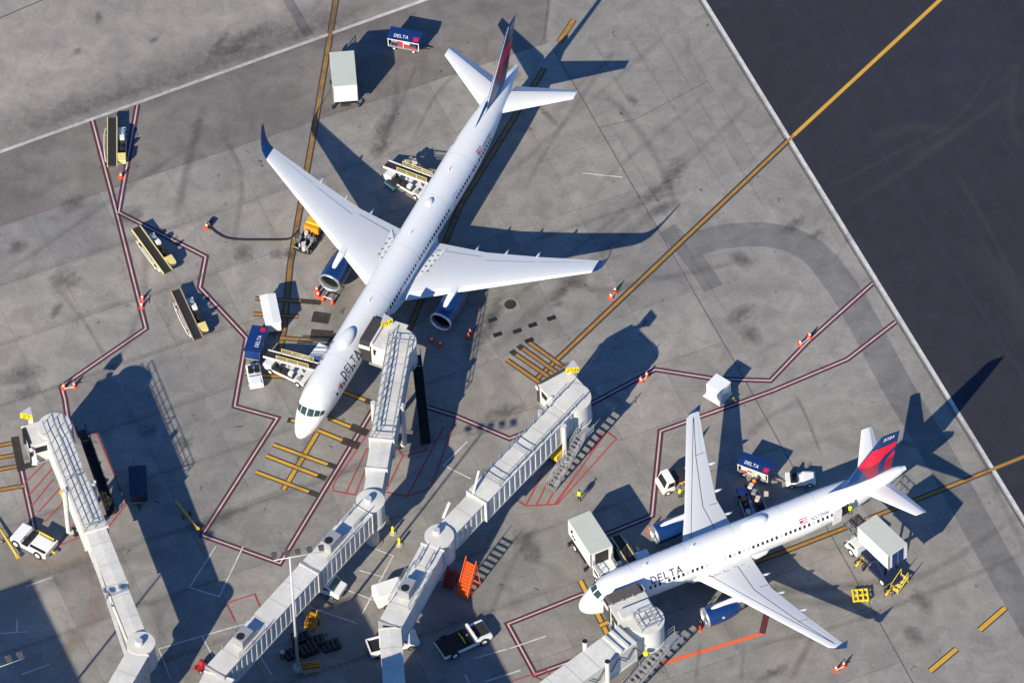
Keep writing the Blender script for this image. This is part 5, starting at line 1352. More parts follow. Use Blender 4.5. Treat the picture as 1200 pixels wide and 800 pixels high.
def flat_tractor(label, loc, rz, L=5.6, W=2.4):
    o = thing('pushback_tractor', label, 'tractor', loc, rz); h = L/2
    mb = MB(); mb.prism_y([(-h,.4),(h-.2,.34),(h,.55),(h,.95),(h*.35,1.10),(h*.30,.86),(-h,.80)], -W/2, W/2); b = mb.build('body', 'truck_white', o, bevel=.07)
    mb = MB(); mb.box(-h+.05, h*.28, -W/2+.06, W/2-.06, .81, .875); mb.build('flat_bed', 'black', b)
    mb = MB(); mb.box(h*.42, h*.95, -W*.34, W*.34, 1.02, 1.10); mb.build('hood', 'belt', b)
    mb = MB(); mb.bar((h*.34, -W*.46, 1.35), (h*.34, W*.46, 1.35), .22, .28); 
    for s in (-1, 1): mb.bar((h*.34, s*W*.42, .9), (h*.34, s*W*.42, 1.4), .1)
    mb.build('dashboard_hoop', 'truck_white', o)
    for s in (-1, 1):
        mb = MB(); mb.box(h*.06, h*.20, s*.55-.25, s*.55+.25, .87, 1.05); mb.box(h*.02, h*.06, s*.55-.25, s*.55+.25, .95, 1.45); mb.build('seat', 'black', o)
        for x in (-h*.6, h*.62): wheel(o, x, s*(W/2-.04), .50, .30, hub='truck_white')
    mb = MB(); mb.tube([(-h*.05, -.75, 1.02), (-h*.05, .75, 1.02)], .10, 8); mb.build('stowed_bar', 'yellow', o, True)
    mb = MB(); mb.ell((h*.16, .1, 1.0), (.14,.14,.14), 10, 6); mb.build('beacon', 'cone_white', o, True)
    mb = MB(); mb.box(h*.33, h*.42, -.35, -.1, 1.2, 1.45); mb.build('lamp_box', 'red_dark', o)
    return o
def tow_bar_thing(label, a, b, name='tow_bar'):
    p, q = G(*a, .3), G(*b, .3); d = (q-p); L = d.length
    o = thing(name, label, 'tow bar', (p.x, p.y, 0), math.atan2(d.y, d.x))
    mb = MB(); mb.tube([(0,0,.42),(L*.5,0,.45),(L,0,.42)], [.09,.12,.09], 8); mb.build('shaft', 'yellow', o, True)
    mb = MB(); mb.bar((L*.5,-.45,.3),(L*.5,.45,.3), .07); ax = mb.build('axle', 'amber', o)
    for s in (-1, 1): wheel(o, L*.5, s*.45, .2, .12)
    mb = MB(); mb.box(L-.05, L+.3, -.16, .16, .34, .50); mb.build('head', 'yellow', o)
    mb = MB(); mb.tube([(-.3,-.0,.42),(-.15,.12,.42),(0,0,.42),(-.15,-.12,.42),(-.3,0,.42)], .035, 6); mb.build('towing_eye', 'dark_metal', o)
    return o
def pickup(label, loc, rz, cap=False):
    o = thing('pickup_truck', label, 'pickup truck', loc, rz)
    mb = MB(); mb.prism_y([(-2.6,.45),(2.6,.45),(2.65,.95),(1.35,1.1),(.75,1.72),(-.55,1.76),(-.75,1.12),(-2.6,1.10)], -.95, .95); b = mb.build('body', 'truck_white', o, bevel=.07)
    mb = MB(); mb.box(-2.5, -.85, -.80, .80, 1.105, 1.125); mb.build('cargo_bed', 'black', b)
    mb = MB(); mb.add([(1.32,-.82,1.14),(1.32,.82,1.14),(.80,.74,1.69),(.80,-.74,1.69)], [(0,1,2,3)])
    for p in mb.v: p.x += .03; p.z += .012
    mb.build('windscreen', 'glass_dark', b)
    for s in (-1, 1):
        mb = MB(); mb.add([(-.5,s*.957,1.16),(1.1,s*.957,1.16),(.7,s*.957,1.62),(-.45,s*.957,1.66)], [(0,1,2,3)]); mb.build('door_window', 'glass_dark', b)
        for x in (-1.65, 1.7): wheel(o, x, s*.88, .37, .24, hub='metal_grey')
        mb = MB(); mb.box(2.6, 2.68, s*.7-.16, s*.7+.16, .72, .9); mb.build('headlight', 'metal_bright', b)
        mb = MB(); mb.box(-2.64, -2.58, s*.82-.09, s*.82+.09, .75, 1.0); mb.build('tail_lamp', 'tail_red', b)
        mb = MB(); mb.box(-2.6, -.78, s*.9-.06, s*.9+.06, 1.1, 1.30); mb.build('bed_wall', 'truck_white', b)
    mb = MB(); mb.box(-2.62, -2.50, -.9, .9, 1.1, 1.30); mb.build('tailgate', 'truck_white', b)
    return o
def van(label, loc, rz, glass='teal_glass', Ls=1.0, H=2.1):
    o = thing('service_van', label, 'van', loc, rz)
    mb = MB(); mb.prism_y([(-2.5*Ls,.42),(2.4*Ls,.42),(2.45*Ls,1.0),(1.65*Ls,1.2),(1.0*Ls,H-.1),(.7*Ls,H),(-2.3*Ls,H),(-2.5*Ls,H-.15)], -.98, .98); b = mb.build('body', 'truck_white', o, bevel=.12)
    mb = MB(); mb.add([(1.62*Ls,-.85,1.25),(1.62*Ls,.85,1.25),(1.06*Ls,.78,H-.16),(1.06*Ls,-.78,H-.16)], [(0,1,2,3)])
    for p in mb.v: p.x += .035; p.z += .02
    mb.build('windscreen', glass, b)
    for s in (-1, 1):
        mb = MB(); mb.add([(.0,s*.99,1.25),(1.3*Ls,s*.99,1.25),(.85*Ls,s*.99,H-.3),(.0,s*.99,H-.3)], [(0,1,2,3)]); mb.build('door_window', 'glass_dark', b)
        for x in (-1.5*Ls, 1.5*Ls): wheel(o, x, s*.9, .36, .22, hub='metal_grey')
        mb = MB(); mb.box(2.4*Ls, 2.47*Ls, s*.7-.15, s*.7+.15, .75, .92); mb.build('headlight', 'metal_bright', b)
    return o
# traffic cones
mb = MB(); mb.tube([(0,0,.05),(0,0,.42)], [.20,.10], 12); mb.tube([(0,0,.60),(0,0,.92)], [.085,.035], 12)
cone0 = thing('traffic_cone', 'x', 'traffic cone'); 
_m = MB(); _m.tube([(0,0,.05),(0,0,.92)], [.22,.05], 14); _m.build('cone_body', 'cone_orange', cone0, True)
_m = MB(); _m.tube([(0,0,.48),(0,0,.66)], [.142,.108], 14, False); _m.build('reflective_band', 'cone_white', cone0, True)
_m = MB(); _m.box(-.28,.28,-.28,.28,0,.06); _m.build('base', 'cone_orange', cone0)
cone_used = [False]
def cone(u, v, label, group=None):
    c = copy_tree(cone0) if cone_used[0] else cone0
    cone_used[0] = True; p = G(u, v); c.location = p; c.rotation_euler = (0,0,random.uniform(0,1.5)); tag(c, label, 'traffic cone', group); return c

# ------------------------------------------------------------------ people
def person(label, u, v, face, top='vest', arms='down', cap='hair', z=0.0):
    p = G(u, v, z); o = thing('person', label, 'person', (p.x, p.y, z), face)
    me = bpy.data.meshes.new('body')
    J = {'pel':(0,0,.98,.125),'abd':(0,0,1.14,.125),'chest':(.01,0,1.34,.15),'neck':(.01,0,1.50,.062),'head':(.02,0,1.60,.085),'crown':(.025,0,1.70,.095),'top':(.02,0,1.78,.06)}
    for s, n in ((1,'l'),(-1,'r')):
        J['hip'+n] = (0, s*.10, .92, .105); J['kn'+n] = (.05*s, s*.12, .50, .07); J['an'+n] = (-.03+.06*s, s*.13, .09, .05); J['to'+n] = (.14+.06*s, s*.14, .04, .045)
        J['sh'+n] = (0, s*.20, 1.42, .07)
        if arms == 'reach': J['el'+n] = (.22, s*.24, 1.24, .05); J['wr'+n] = (.46, s*.20, 1.22, .036); J['ha'+n] = (.58, s*.19, 1.22, .042)
        else: J['el'+n] = (-.03, s*.27, 1.14, .05); J['wr'+n] = (.08, s*.28, .92, .036); J['ha'+n] = (.11, s*.275, .82, .042)
    K = list(J); E = [('pel','abd'),('abd','chest'),('chest','neck'),('neck','head'),('head','crown'),('crown','top')]
    for n in 'lr': E += [('pel','hip'+n),('hip'+n,'kn'+n),('kn'+n,'an'+n),('an'+n,'to'+n),('chest','sh'+n),('sh'+n,'el'+n),('el'+n,'wr'+n),('wr'+n,'ha'+n)]
    me.from_pydata([J[k][:3] for k in K], [(K.index(a), K.index(b)) for a, b in E], [])
    tmp = bpy.data.objects.new('tmp', me); COL.objects.link(tmp)
    tmp.modifiers.new('s', 'SKIN'); 
    for i, k in enumerate(K): me.skin_vertices[0].data[i].radius = (J[k][3],)*2
    me.skin_vertices[0].data[0].use_root = True
    sd = tmp.modifiers.new('u', 'SUBSURF'); sd.levels = 1; sd.render_levels = 1
    dg_ = bpy.context.evaluated_depsgraph_get(); me2 = bpy.data.meshes.new_from_object(tmp.evaluated_get(dg_)); bpy.data.objects.remove(tmp)
    me2.name = 'body'
    for m_ in (('trousers', 'skin') if top else ('trousers',)): me2.materials.append(M[m_])
    for f in me2.polygons:
        c = f.center; f.material_index = 1 if (c.z > 1.5 or (abs(c.y) > .24 and c.z < 1.0) or (c.x > .40)) else 0; f.use_smooth = True
    b = bpy.data.objects.new('body', me2); COL.objects.link(b); b.parent = o
    mb = MB(); rings = []
    for z_, rx, ry in ((.86,.155,.20),(1.0,.16,.20),(1.2,.165,.205),(1.38,.175,.235),(1.48,.12,.18)): rings.append([(.005+rx*math.cos(2*math.pi*k/14), ry*math.sin(2*math.pi*k/14), z_) for k in range(14)])
    mb.loft(rings); mb.build('vest', top, o, True)
    mb = MB(); mb.ell((.015,0,1.735), (.112,.098,.085), 12, 6); mb.build('hair' if cap == 'hair' else 'cap', cap, o, True)
    mb = MB()
    mb.ell((.118,0,1.655), (.02,.014,.022), 6, 4); mb.build('nose', 'skin', o, True)
    for s in (-1, 1):
        mb = MB(); mb.ell((.108, s*.036, 1.685), (.012,.014,.010), 6, 4); mb.build('eye', 'black', o)
        mb = MB(); mb.ell((.01, s*.098, 1.665), (.022,.012,.03), 6, 4); mb.build('ear', 'skin', o)
        for k in range(4):
            hx, hy, hz = J['ha'+('l' if s > 0 else 'r')][:3]; d = Vector((.95,0,-.3)) if arms == 'reach' else Vector((.25,0,-1)); d.normalize()
            a = Vector((hx, hy, hz))+Vector((0,(k-1.5)*.02,0))+d*.02; ln = (.055,.07,.075,.06)[k]
            mb = MB(); mb.tube([a, a+d*ln*.6, a+d*ln+Vector((.012,-s*.01,-.005))], [.010,.009,.007], 6); mb.build('finger', 'skin', b, True)
        a = Vector(J['ha'+('l' if s > 0 else 'r')][:3]); mb = MB(); mb.tube([a+Vector((.02,-s*.02,.02)), a+Vector((.055,-s*.035,-.005)), a+Vector((.06,-s*.03,-.035))], [.012,.010,.008], 6); mb.build('thumb', 'skin', b, True)
    return o
# ------------------------------------------------------------------ what stands where
def mid(a, b, z=0.0):
    p, q = G(*a, z), G(*b, z); m_ = (p+q)/2; return (m_.x, m_.y, 0), math.atan2(q.y-p.y, q.x-p.x), (q-p).length
def on_belt(a, b, z=1.1, off=.47):
    """centre of a loader whose belt runs from pixel a to pixel b (belt lies off to the port side)"""
    (x, y, _), rz, L = mid(a, b, z); return (x+off*math.sin(rz), y-off*math.cos(rz), 0), rz, L
def put_loader(label, a, b, **k):
    za, zb = k.pop('za', 1.1), k.pop('zb', 1.1)
    p, q = G(*a, za), G(*b, zb); m_ = (p+q)/2; rz = math.atan2(q.y-p.y, q.x-p.x); L = math.hypot(q.x-p.x, q.y-p.y)
    return belt_loader(label, (m_.x+.47*math.sin(rz), m_.y-.47*math.cos(rz), 0), rz, L=L, tilt=(za, zb), **k)
# loaders parked on the left: belts seen from above, engine side to the right
put_loader('parked belt loader between two red boundary lines by the white road line', (131.5,194), (131.5,138), hood='pale_yellow')
put_loader('parked belt loader crossing a red boundary line, white hoops along its side', (196.5,318), (159.5,267), frame='pale_yellow', hood='pale_yellow')
put_loader('parked belt loader inside the bend of the red boundary line, tan rails', (232,396), (206,340), frame='tan', hood='pale_yellow')
# working loaders
l1 = put_loader('white belt loader raised to the rear hold of the long jet, bags beside it', (453,192), (512,214), za=.9, zb=2.7, frame='cart_white', rails=True, hood='cart_white')
l2 = put_loader('white belt loader with yellow hoop rails raised to the front hold of the long jet', (312,414), (372,430), za=.9, zb=2.7, frame='cart_white', rails=True, hood='cart_white')
l3 = put_loader('belt loader in a catering truck shadow at the front hold of the red-tailed jet', (722,628), (748,668), za=.9, zb=2.4, frame='pale_yellow', hood='cart_blue')
l4 = put_loader('blue belt loader with bags at the rear hold of the red-tailed jet', (877,566), (897,610), za=.9, zb=2.4, frame='cart_blue', hood='cart_blue')
for k, (u, v, z, kd) in enumerate([(478.5,190,1.15,'bag_pale'),(480.5,188,1.4,'bag_grey'),(485.5,192.5,1.2,'bag_pale'),(486,190.5,1.5,'bag_pale'),(491,196,1.2,'bag_grey')]):
    bag(kd, G(u, v, z), .3+k*.5, 'pale suitcase waiting on the side deck of the loader at the long jet rear hold', 'suitcases on the rear-hold loader deck')
for k, (u, v, z, kd) in enumerate([(880,570,1.05,'bag_pale'),(884,577,1.3,'bag_grey'),(888,585,1.6,'bag_pale'),(891,591,1.85,'bag_black'),(898,580,1.2,'bag_pale')]):
    bag(kd, G(u, v, z), 1.1+k*.1, 'suitcase riding up the blue belt loader', 'suitcases on the blue belt loader')
# blue-sided carts with pale tops by the holds
def hold_cart(label, u, v, rz, w=1.2, L=1.9):
    p = G(u, v, 1.6); o = thing('hold_cart', label, 'baggage cart', (p.x, p.y, 0), rz)
    mb = MB(); mb.box(-L/2, L/2, -w/2, w/2, .45, 1.55); mb.build('bin', 'cart_blue', o, bevel=.04)
    mb = MB(); mb.box(-L/2-.05, L/2+.05, -w/2-.05, w/2+.05, 1.555, 1.65); mb.build('lid', 'truck_white', o, bevel=.03)
    for x in (-L*.33, L*.33):
        for s in (-1, 1): wheel(o, x, s*(w/2-.1), .22, .14)
    mb = MB(); mb.bar((L/2, 0, .4), (L/2+.8, 0, .35), .08); mb.build('draw_bar', 'dark_metal', o)
hold_cart('blue cart with white lid beside the front-hold loader of the long jet', 374, 412, ang((365,425),(382,403)))
hold_cart('blue cart with white lid beside the front hold of the red-tailed jet', 748, 652, ang((738,656),(760,648)), 1.1, 2.3)
# box trucks
def truck(label, roofpts, z, bh, **k):
    c = [G(*q, z) for q in roofpts]     # rear-left, rear-right, front-right, front-left of the roof
    rear, front = (c[0]+c[1])/2, (c[2]+c[3])/2; m_ = (rear+front)/2
    L = (front-rear).length; W = ((c[1]-c[0]).length+(c[2]-c[3]).length)/2
    return box_truck(label, (m_.x, m_.y, 0), math.atan2(front.y-rear.y, front.x-rear.x), z, bh, L=L, W=min(2.6, W), **k)
truck('white high-lift truck parked on the yellow guide line beyond the long jet', [(390,101),(418,100),(415,60),(386,61)], 3.95, 2.65, chassis='dark_metal', platform=1.8)
t27 = truck('white catering truck backed to the nose of the red-tailed jet, green print on its side', [(665.4,609),(691.7,597.5),(717,638.7),(692.5,649.2)], 4.1, 2.4, chassis='dark_metal', platform=2.1)
t29 = truck('raised white catering truck on navy chassis at the open rear door of a jet', [(1040.7,650.7),(1063.5,637),(1027,602.8),(1005,616.6)], 6.2, 2.35, chassis='navy', rear_door='cart_blue', platform=2.6, cab_dx=1.7)
mb = MB()
for k, (x, z) in enumerate([(-1.9,3.1),(-1.6,2.7),(-1.2,2.6),(-1.75,3.35)]): mb.box(x, x+.34, -1.345, -1.335, z-.25, z)
tg = mb.build('side_print', 'print_black', t27); tg['kind'] = 'stuff'
# carts and tugs
c5 = baggage_cart('blue canopied baggage cart full of bags standing alone by the white edge line', (*c2(475, 48, 1.0), 0), ang((460,46),(492,52)), text='DELTA', open_side=-1)
fill_cart(c5, c5.rotation_euler[2], 'in the lone blue cart by the edge line', 4, 5, yo=-.45)
c24 = baggage_cart('blue canopied baggage cart full of pale bags under the wing of the red-tailed jet', (*c2(886, 548, 1.2), 0), ang((863,545),(901,559)), text='DELTA', open_side=-1)
fill_cart(c24, c24.rotation_euler[2], 'in the blue cart under the red-tailed jet wing', 4, 9, yo=-.45, kinds=['bag_pale','bag_pale','bag_grey','bag_red'])
tug('white baggage tug coupled to the cart behind the red-tailed jet wing', (*c2(938, 560, .7), 0), ang((922,561),(954,559)), L=3.1)
c10 = baggage_cart('blue covered baggage cart hitched to a white tug left of the long jet', (*c2(300, 401, 1.4), 0), ang((305,386),(295,416)), L=3.4, text='DELTA', open_side=1)
tug('white baggage tug with open black seats pulling a blue cart left of the long jet', (*c2(298.5, 440, .7), 0), ang((296,428),(301,452)), L=2.9, W=1.5)
baggage_cart('closed white roofed cart standing on yellow stop bars left of the long jet', (*c2(317, 364, 1.7), 0), ang((313,347),(320,381)), roof='truck_white', curtain='truck_white', L=3.9, W=1.6, H=2.1, open_side=-1)
baggage_cart('navy covered baggage cart standing in the shadow of the retracted bridge', (*c2(162, 568, 1.2), 0), ang((161,550),(163,588)), roof='navy', curtain='navy', L=3.7, W=1.75, frame='navy', open_side=1)
# container on its dolly
p = G(843, 458, .8); o = thing('cargo_container', 'white cargo container on a low dolly straddling the red boundary lines', 'container', (p.x, p.y, 0), ang((831.4,450.6),(846,459.4)))
mb = MB(); mb.box(-.95,.95,-1.0,.75,.55,2.2); mb.build('box_body', 'cart_white', o, bevel=.06)
mb = MB(); mb.box(-.97,.97,-1.02,.77,2.2,2.26); mb.build('box_roof', 'truck_white', o)
mb = MB(); mb.prism([(-1.15,-1.35),(1.1,-1.35),(1.1,.85),(-1.15,.85)], .38, .5); mb.build('dolly_deck', 'cart_white', o, bevel=.03)
mb = MB(); mb.box(.955,.975,-.6,.4,.7,2.0); mb.build('end_door', 'bridge_side', o)
for x in (-.7,.7):
    for s in (-1,1): wheel(o, x, s*.85-.2, .2, .14)
mb = MB(); mb.bar((1.1,.0,.4),(2.0,.3,.35),.08); mb.box(1.5,1.75,.1,.35,.4,.62); mb.build('draw_bar', 'yellow', o)
# service truck under the wing
p = G(790, 562, .9); o = thing('service_truck', 'small white service truck with equipment bed half under the red-tailed jet wing', 'truck', (p.x, p.y, 0), ang((806,556),(780,566)))
mb = MB(); mb.prism_y([(.3,.4),(1.75,.4),(1.78,1.05),(1.45,1.15),(1.1,1.95),(.3,2.0)], -.95, .95); b = mb.build('cab', 'truck_white', o, bevel=.08)
mb = MB(); mb.add([(1.47,-.8,1.2),(1.47,.8,1.2),(1.13,.72,1.9),(1.13,-.72,1.9)], [(0,1,2,3)])
for q in mb.v: q.x += .03; q.z += .015
mb.build('windscreen', 'glass_dark', b)
for s in (-1,1):
    mb = MB(); mb.add([(.4,s*.96,1.2),(1.25,s*.96,1.2),(1.0,s*.96,1.85),(.4,s*.96,1.85)], [(0,1,2,3)]); mb.build('door_window', 'glass_dark', b)
    for x in (-1.5,1.15): wheel(o, x, s*.85, .36, .24)
mb = MB(); mb.box(-2.4,.25,-.95,.95,.55,.75); bd = mb.build('bed', 'bridge_grey', o)
mb = MB(); mb.box(-1.2,.1,-.85,.5,.75,1.5); mb.build('tank', 'dark_metal', bd, bevel=.08)
mb = MB(); mb.box(-2.2,-1.5,-.8,.1,.75,1.25); mb.build('pump_box', 'pale_yellow', bd, bevel=.04)
mb = MB(); mb.tube([(-2.0,.4,.8),(-1.6,.7,1.0),(-.8,.75,1.0),(-.3,.7,.85)], .08, 8); mb.build('hose', 'amber', bd, True)
# tractors, tow bars
tow_tractor('white pushback tractor with black walk strips and a yellow bar along its side', (*c2(40, 633, .8), 0), ang((56,641),(20,622)), L=4.5, W=2.35)
flat_tractor('white pushback tractor with flat black bed in front of the ribless walkway', (*c2(543, 748, .8), 0), ang((520,760),(566,739)))
tow_bar_thing('yellow tow bar lying at the front of the white tractor by the red hatching', (-6,610), (20,652))
tow_bar_thing('yellow tow bar lying at the edge of the retracted bridge shadow', (205,586), (231,619))
van('white service van parked beside the middle bridge walkway', (*c2(463, 692, 1.2), 0), ang((446,700),(476,690)), glass='glass_dark', Ls=.9, H=2.2)
van('white van with teal windscreen parked under the long ribbed walkway', (*c2(380, 681, 1.2), 0), ang((372,678),(402,690)), Ls=.9, H=1.9)
pickup('white pickup truck with empty black bed passing under the middle bridge walkway', (*c2(460, 752, .9), 0), ang((434,758),(486,744)))
# orange stair stand and red one
def ladder_stand(label, name, a, b, z, mat, w=1.15, n=10):
    p, q = c2(*a, 0), c2(*b, z); o = thing(name, label, 'stairs', (0,0,0)); s_ = stairs(o, p, q, z, w, 'flight', mat, n, .9, .0)
    A = Vector((*p, 0)); B = Vector((*q, z)); d = Vector((B.x-A.x, B.y-A.y, 0)).normalized(); s = Vector((-d.y, d.x, 0))
    mb = MB()
    for sd in (-1, 1):
        mb.bar(A+s*sd*w/2+d*.1+Vector((0,0,.15)), Vector((B.x, B.y, .15))+s*sd*w/2+d*.6, .1); mb.bar(B+s*sd*w/2, Vector((B.x, B.y, .15))+s*sd*w/2+d*.5, .09)
        mb.bar(A.lerp(B, .5)+s*sd*w/2, Vector((B.x, B.y, .2))+s*sd*w/2, .07)
    mb.bar(Vector((B.x, B.y, .15))+s*w/2+d*.6, Vector((B.x, B.y, .15))-s*w/2+d*.6, .1)
    mb.build('base_frame', mat, o)
    for sd in (-1, 1):
        for f in (.2, 1.0):
            c = A.lerp(Vector((B.x, B.y, 0)), f)+s*sd*w/2; m_ = MB(); m_.tube([(c.x-s.x*.06, c.y-s.y*.06, .16), (c.x+s.x*.06, c.y+s.y*.06, .16)], .16, 10); m_.build('caster', 'rubber', o)
    return o
ladder_stand('bright orange rolling access stairs standing beside the middle bridge', 'access_stairs', (542,700), (552.5,660), 3.7, 'stair_orange', 1.25, 11)
ladder_stand('dull red step ladder in the shade of the middle bridge', 'step_ladder', (524,690), (530,668), 1.6, 'red_dark', .9, 6)
# equipment in the shade under the ribbed walkway
def pallet_stack(u, v, k, rz, label):
    p = G(u, v, .3); o = thing('pallet_stack', label, 'pallets', (p.x, p.y, 0), rz)
    for j in range(k):
        for x in (-.75,-.25,.25,.75):
            mb = MB(); mb.box(x-.17,x+.17,-.6,.6,.12+j*.19,.16+j*.19); mb.build('slat', 'dark_metal', o)
        for y in (-.5,.5):
            mb = MB(); mb.box(-.9,.9,y-.06,y+.06,.02+j*.19,.115+j*.19); mb.build('runner', 'dark_metal', o)
    return o
for k, (u, v, n) in enumerate([(352,748,4),(370,752,4),(388,756,3),(344,765,3),(362,762,5)]): pallet_stack(u, v, n, R_(12+k*3), 'stack of dark pallets in the shade below the ribbed walkway')['group'] = 'dark pallets below the walkway'
o = ladder_stand('yellow step stand below the ribbed walkway, its colour darkened to amber for shade', 'step_stand', (362,738), (368,718), 1.7, 'amber', .9, 5)  # yellow stand, shade of the walkway put into its darker colour
p = G(364, 781, .4); o = thing('equipment_crate', 'low tan crate with pipes in the shade beside the light mast', 'crate', (p.x, p.y, 0), R_(8))
mb = MB(); mb.box(-1.0,1.0,-.55,.55,.1,.62); mb.build('tub', 'tan', o); mb = MB(); mb.box(-.9,.9,-.45,.45,.63,.66); mb.build('liner', 'brown', o)
for y in (-.25,.05,.3):
    mb = MB(); mb.tube([(-.85,y,.74),(.85,y+.05,.74)], .07, 8); mb.build('pipe', 'amber', o, True)
for x in (-.7,.7):
    for s in (-1,1): wheel(o, x, s*.5, .16, .1)
p = G(331, 766, .5); o = thing('oil_drum', 'dark oil drum standing in the shade left of the light mast', 'drum', (p.x, p.y, 0))
mb = MB(); mb.tube([(0,0,.0),(0,0,.3),(0,0,.32),(0,0,.34),(0,0,.6),(0,0,.62),(0,0,.64),(0,0,.9)], [.3,.3,.32,.3,.3,.32,.3,.3], 18); mb.build('shell', 'brown', o, True, auto=40); mb = MB(); mb.tube([(0,0,.901),(0,0,.93)], .27, 18); mb.build('lid', 'bag_pale', o)
p = G(236, 779, .5); o = thing('hose_cart', 'dark red hose cart in the shade beside the ribbed walkway end', 'cart', (p.x, p.y, 0), .6)
mb = MB(); mb.box(-.7,.7,-.4,.4,.3,.42); mb.build('deck', 'red_dark', o); mb = MB(); mb.tube([(.1,-.35,.75),(.1,.35,.75)], .33, 14); mb.build('reel', 'red_dark', o, True, auto=40); mb = MB(); mb.bar((-.7,0,.4),(-1.2,0,.9),.06); mb.build('handle', 'red_dark', o)
for x in (-.45,.45):
    for s in (-1,1): wheel(o, x, s*.42, .18, .1)
# fuelling by hydrant
p = G(245, 265); o = thing('hydrant_pit', 'open hydrant pit with blue lid at the end of the fuel hose', 'fuel hydrant', (p.x, p.y, 0), ang((243,270),(252,258)))
mb = MB(); mb.box(-.35,.35,-.35,.35,0,.06); mb.build('pit_frame', 'dark_metal', o); mb = MB(); mb.tube([(0,0,.05),(0,0,.5),(-.1,.1,.6)], [.13,.12,.1], 10); mb.build('coupler', 'bridge_grey', o, True)
mb = MB(); mb.box(.35,1.15,-.33,.33,.08,.16); mb.build('lid', 'navy', o)
mb = MB(); mb.tube([G(u, v, .09) for u, v in smooth_px([(247,267),(254,273),(266,279),(285,281),(305,281),(325,281),(338,280),(345,275),(349,270)], 5)], .085, 8); h_ = mb.build('fuel_hose', 'rubber', None, True); tag(h_, 'long black fuel hose lying on the concrete between hydrant and dispenser', 'hose')
cone(242.5, 267, 'orange cone standing beside the open hydrant pit')
p = G(361, 279, .7); o = thing('fuel_dispenser', 'fuel dispenser truck of tangled grey pipes with a yellow cab under the long jet wing', 'fuel truck', (p.x, p.y, 0), ang((352,290),(372,258)))
mb = MB(); mb.box(-1.9,2.9,-.9,.9,.45,.62); ch = mb.build('chassis', 'dark_metal', o)
mb = MB(); mb.prism_y([(1.2,.6),(3.2,.6),(3.25,1.15),(2.9,1.75),(1.2,1.8)], -.8, .8); cb_ = mb.build('cab', 'yellow', o, bevel=.07)
mb = MB(); mb.box(.75,1.15,-.85,.85,.62,1.6); mb.build('rear_panel', 'amber', o, bevel=.04)
mb = MB(); mb.add([(2.92,-.68,1.2),(2.92,.68,1.2),(2.92,.6,1.7),(2.92,-.6,1.7)], [(0,1,2,3)])
for q in mb.v: q.x += .28-(q.z-1.2)*.5
mb.build('windscreen', 'glass_dark', cb_)
rr = random.Random(4)
for k in range(14):
    x, y = rr.uniform(-1.8,.6), rr.uniform(-.8,.8); z = rr.uniform(.7,1.1); mt = rr.choice(['galv','bridge_white','bag_grey','metal_bright','bellows','bridge_white'])
    mb = MB(); d = rr.choice([(.7,0,0),(0,.6,0),(.3,.4,.2),(0,0,.5)]); mb.tube([(x,y,z),(x+d[0],y+d[1],z+d[2])], rr.uniform(.06,.15), 8); mb.build('pipe', mt, o, True, auto=40)
for k in range(5):
    x, y = rr.uniform(-1.6,.4), rr.uniform(-.7,.7); mb = MB(); mb.tube([(x,y,.62),(x,y,1.25)], .22, 12); mb.build('filter_vessel', rr.choice(['bridge_white','bag_pale','galv']), o, True, auto=40)
mb = MB(); mb.tube([(-.6+.62*math.cos(a), .55+.62*math.sin(a), 1.1) for a in [R_(30+k*24) for k in range(12)]], .09, 8); mb.build('hose_loop', 'bellows', o, True)
mb = MB()
for x in (-1.9,-1.0,0): mb.bar((x,-.9,.6),(x,-.9,1.35),.05)
mb.bar((-1.9,-.9,1.35),(0,-.9,1.35),.05); mb.build('rail', 'galv', o)
for x in (-1.3,2.3):
    for s in (-1,1): wheel(o, x, s*.82, .36, .24)
# small dark cart in the wing shadow
p = G(459, 216, .4); o = thing('tool_cart', 'small dark teal tool cart in the wing shadow below the rear-hold loader', 'cart', (p.x, p.y, 0), ang((450,210),(466,221)))
mb = MB(); mb.box(-.75,.75,-.42,.42,.25,.62); mb.build('body', 'teal_glass', o, bevel=.05); mb = MB(); mb.box(-.5,.6,-.4,.4,.63,.9); mb.build('load', 'bag_black', o, bevel=.06); mb = MB(); mb.bar((.75,0,.5),(1.25,0,.95),.06); mb.build('handle', 'dark_metal', o)
for x in (-.5,.5):
    for s in (-1,1): wheel(o, x, s*.4, .18, .1)
# engine guards: orange stands before the big engine
def guard(u, v, rz, label):
    p = G(u, v); o = thing('engine_guard', label, 'safety barrier', (p.x, p.y, 0), rz)
    for y in (-.55,.55):
        mb = MB(); mb.tube([(0,y,.03),(0,y,.75)], [.24,.10], 12); mb.build('cone_foot', 'cone_orange', o, True)
        mb = MB(); mb.bar((-.1,y,.72),(1.25,y,.72),.07); mb.build('side_arm', 'dark_metal', o)
    mb = MB(); mb.bar((0,-.55,.75),(0,.55,.75),.07); mb.bar((1.2,-.55,.72),(1.2,.55,.72),.06); mb.build('cross_bar', 'cone_white', o)
guard(384, 354, BH+math.pi, 'twin orange cone barrier in front of the sunlit engine of the long jet')
cone(373, 347, 'orange cone beside the sunlit engine inlet of the long jet', 'cones at the sunlit engine'); cone(371.5, 341, 'orange cone beside the sunlit engine inlet of the long jet', 'cones at the sunlit engine')
cone(506, 400, 'orange cone in the shadow before the shaded engine of the long jet', 'cones before the shaded engine'); cone(516, 405, 'orange cone in the shadow before the shaded engine of the long jet', 'cones before the shaded engine')
cone(549, 396, 'orange cone at the edge of the bridge shadow below the shaded engine', 'cones below the shaded engine'); cone(551, 391, 'orange cone at the edge of the bridge shadow below the shaded engine', 'cones below the shaded engine')
